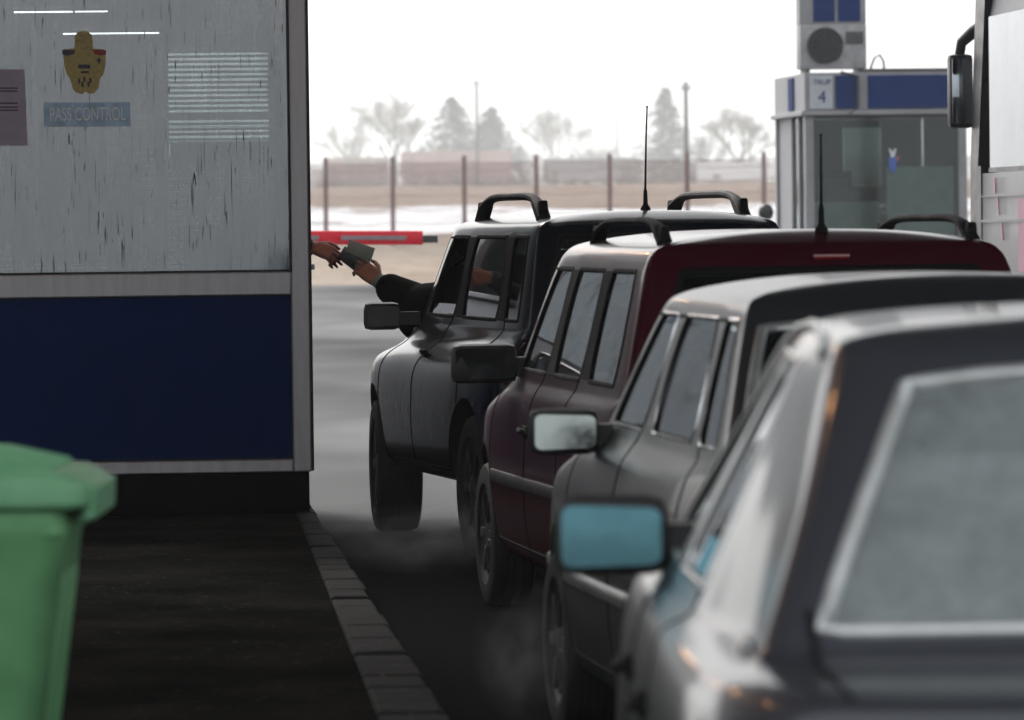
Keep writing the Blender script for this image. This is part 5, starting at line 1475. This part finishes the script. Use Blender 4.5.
fuse(b, 'trousers', uniform_m, of, .014, 3)
b = MB(); hair(b, ohd, ofw); fuse(b, 'hair', hair_m, of, .010, 2); eyes(ohd, ofw, of)

# passports changing hands
def passport(label, c, ax1, ax2, cover, w=.145, h=.10, opened=6):
    ax1 = ax1.normalized(); n = ax1.cross(ax2).normalized(); ax2 = n.cross(ax1); M = Matrix((ax1, ax2, n)).transposed().to_4x4(); M.translation = c
    b = empty('passport', label, 'passport', c)
    for s, tl in ((1, opened), (-1, 0)):
        m = MB(); m.box((w / 2 - .002, 0, 0), (w, h, .0016), bev=.0005); 
        o = m.build('cover', cover, b); o.data.transform(Matrix.Translation((-w / 2, 0, s * .003)) @ Matrix.Rotation(R(-s * tl), 4, 'Y'))
        o.data.transform(M.to_3x3().to_4x4())
    m = MB(); m.box((0, 0, 0), (w - .008, h - .006, .004)); o = m.build('pages', simple('passport_pages', (.45, .46, .42), .8) if 'passport_pages' not in bpy.data.materials else bpy.data.materials['passport_pages'], b); o.data.transform(M.to_3x3().to_4x4())
    return b
cov_l = simple('passport_cover_grey_green', (.12, .165, .16), .5, var=.1); cov_d = simple('passport_cover_dark', (.014, .016, .020), .5, var=.1)
passport('grey green passport lying open on top in the outstretched hand', at(361.5, 251.5, 26.96), V((.150, .02, -.068)), V((.05, .08, .060)), cov_l)
passport('dark passport held beneath the grey green one', at(353, 260, 26.98), V((.115, .02, -.090)), V((.05, .07, .045)), cov_d, .14, .10, 3)

# ------------------------------------------------------------------ exhaust vapour
def vapour(name, label, c, size, dens, seed):
    m_, nt, out = new_mat('vapour'); v = N(nt, 'ShaderNodeVolumePrincipled'); v.inputs['Color'].default_value = (.8, .82, .88, 1); v.inputs['Anisotropy'].default_value = .2
    t = nt.nodes.new('ShaderNodeTexCoord'); gr = N(nt, 'ShaderNodeTexGradient'); gr.gradient_type = 'SPHERICAL'
    L_(nt, t.outputs['Object'], gr.inputs[0]); n = noise(nt, t.outputs['Object'], 1.6, 4, .6, .4)
    L_(nt, mth(nt, 'MULTIPLY', mth(nt, 'MULTIPLY', gr.outputs[0], ramp(nt, n, [(.38, 0.), (.70, 1.)])), dens), v.inputs['Density']); L_(nt, v.outputs[0], out.inputs['Volume'])
    m = MB(); m.ball((0, 0, 0), 1.0, 20, 12); o = m.build(name, m_); o.location = c; o.scale = size; setp(o, label, 'exhaust', None, 'stuff'); return o
vapour('exhaust_vapour', 'pale exhaust vapour drifting low behind the off-road car', at(425, 560, 22.9) + V((0, 0, .10)), (.50, .8, .17), 1.1, 1)
vapour('exhaust_vapour', 'pale exhaust vapour drifting low beside the grey saloon', at(520, 680, 14.0) + V((0, 0, .08)), (.16, .7, .20), .9, 2)

# ------------------------------------------------------------------ haze, sky, sun
m_, nt, out = new_mat('haze_air'); v = N(nt, 'ShaderNodeVolumePrincipled'); v.inputs['Color'].default_value = (.91, .945, .95, 1); v.inputs['Density'].default_value = HAZE; v.inputs['Anisotropy'].default_value = .25
L_(nt, v.outputs[0], out.inputs['Volume'])
m = MB(); m.box((0, 440, 8.5), (700, 940, 27.0)); hz = m.build('haze', m_, smooth=False); hz['kind'] = 'stuff'

w = bpy.data.worlds.new('World'); scene.world = w; w.use_nodes = True
nt = w.node_tree; nt.nodes.clear(); out = nt.nodes.new('ShaderNodeOutputWorld'); bg = nt.nodes.new('ShaderNodeBackground'); sky = nt.nodes.new('ShaderNodeTexSky')
sky.sky_type = 'NISHITA'; sky.sun_disc = False; SUN_EL, SUN_AZ = R(38), R(-25)
sky.sun_elevation = SUN_EL; sky.sun_rotation = SUN_AZ; sky.air_density = 1.0; sky.dust_density = 4.0; sky.ozone_density = 1.0
hs_ = nt.nodes.new('ShaderNodeHueSaturation'); hs_.inputs['Saturation'].default_value = .18
L_(nt, sky.outputs[0], hs_.inputs['Color']); L_(nt, mixc(nt, .55, hs_.outputs[0], (5.95, 6.05, 6.15)), bg.inputs[0]); bg.inputs[1].default_value = SKY; L_(nt, bg.outputs[0], out.inputs[0])
sd = bpy.data.lights.new('sun', 'SUN'); sd.energy = SUN; sd.angle = R(25); sd.color = (1, .97, .93); so = bpy.data.objects.new('sun', sd); COL.objects.link(so)
dirv = V((math.sin(SUN_AZ) * math.cos(SUN_EL), math.cos(SUN_AZ) * math.cos(SUN_EL), math.sin(SUN_EL)))
so.rotation_euler = (-dirv).to_track_quat('-Z', 'Y').to_euler(); so.location = (0, 0, 40)

scene.view_settings.view_transform = 'Standard'; scene.view_settings.look = 'None'; scene.view_settings.exposure = EXPOSURE; scene.view_settings.gamma = 1.0
scene.cycles.use_denoising = True
scene.cycles.max_bounces = 10; scene.cycles.transparent_max_bounces = 24; scene.cycles.diffuse_bounces = 3; scene.cycles.glossy_bounces = 4; scene.cycles.volume_bounces = 1
scene.cycles.volume_step_rate = 4; scene.cycles.sample_clamp_indirect = 6
scene.cycles.caustics_reflective = False; scene.cycles.caustics_refractive = False
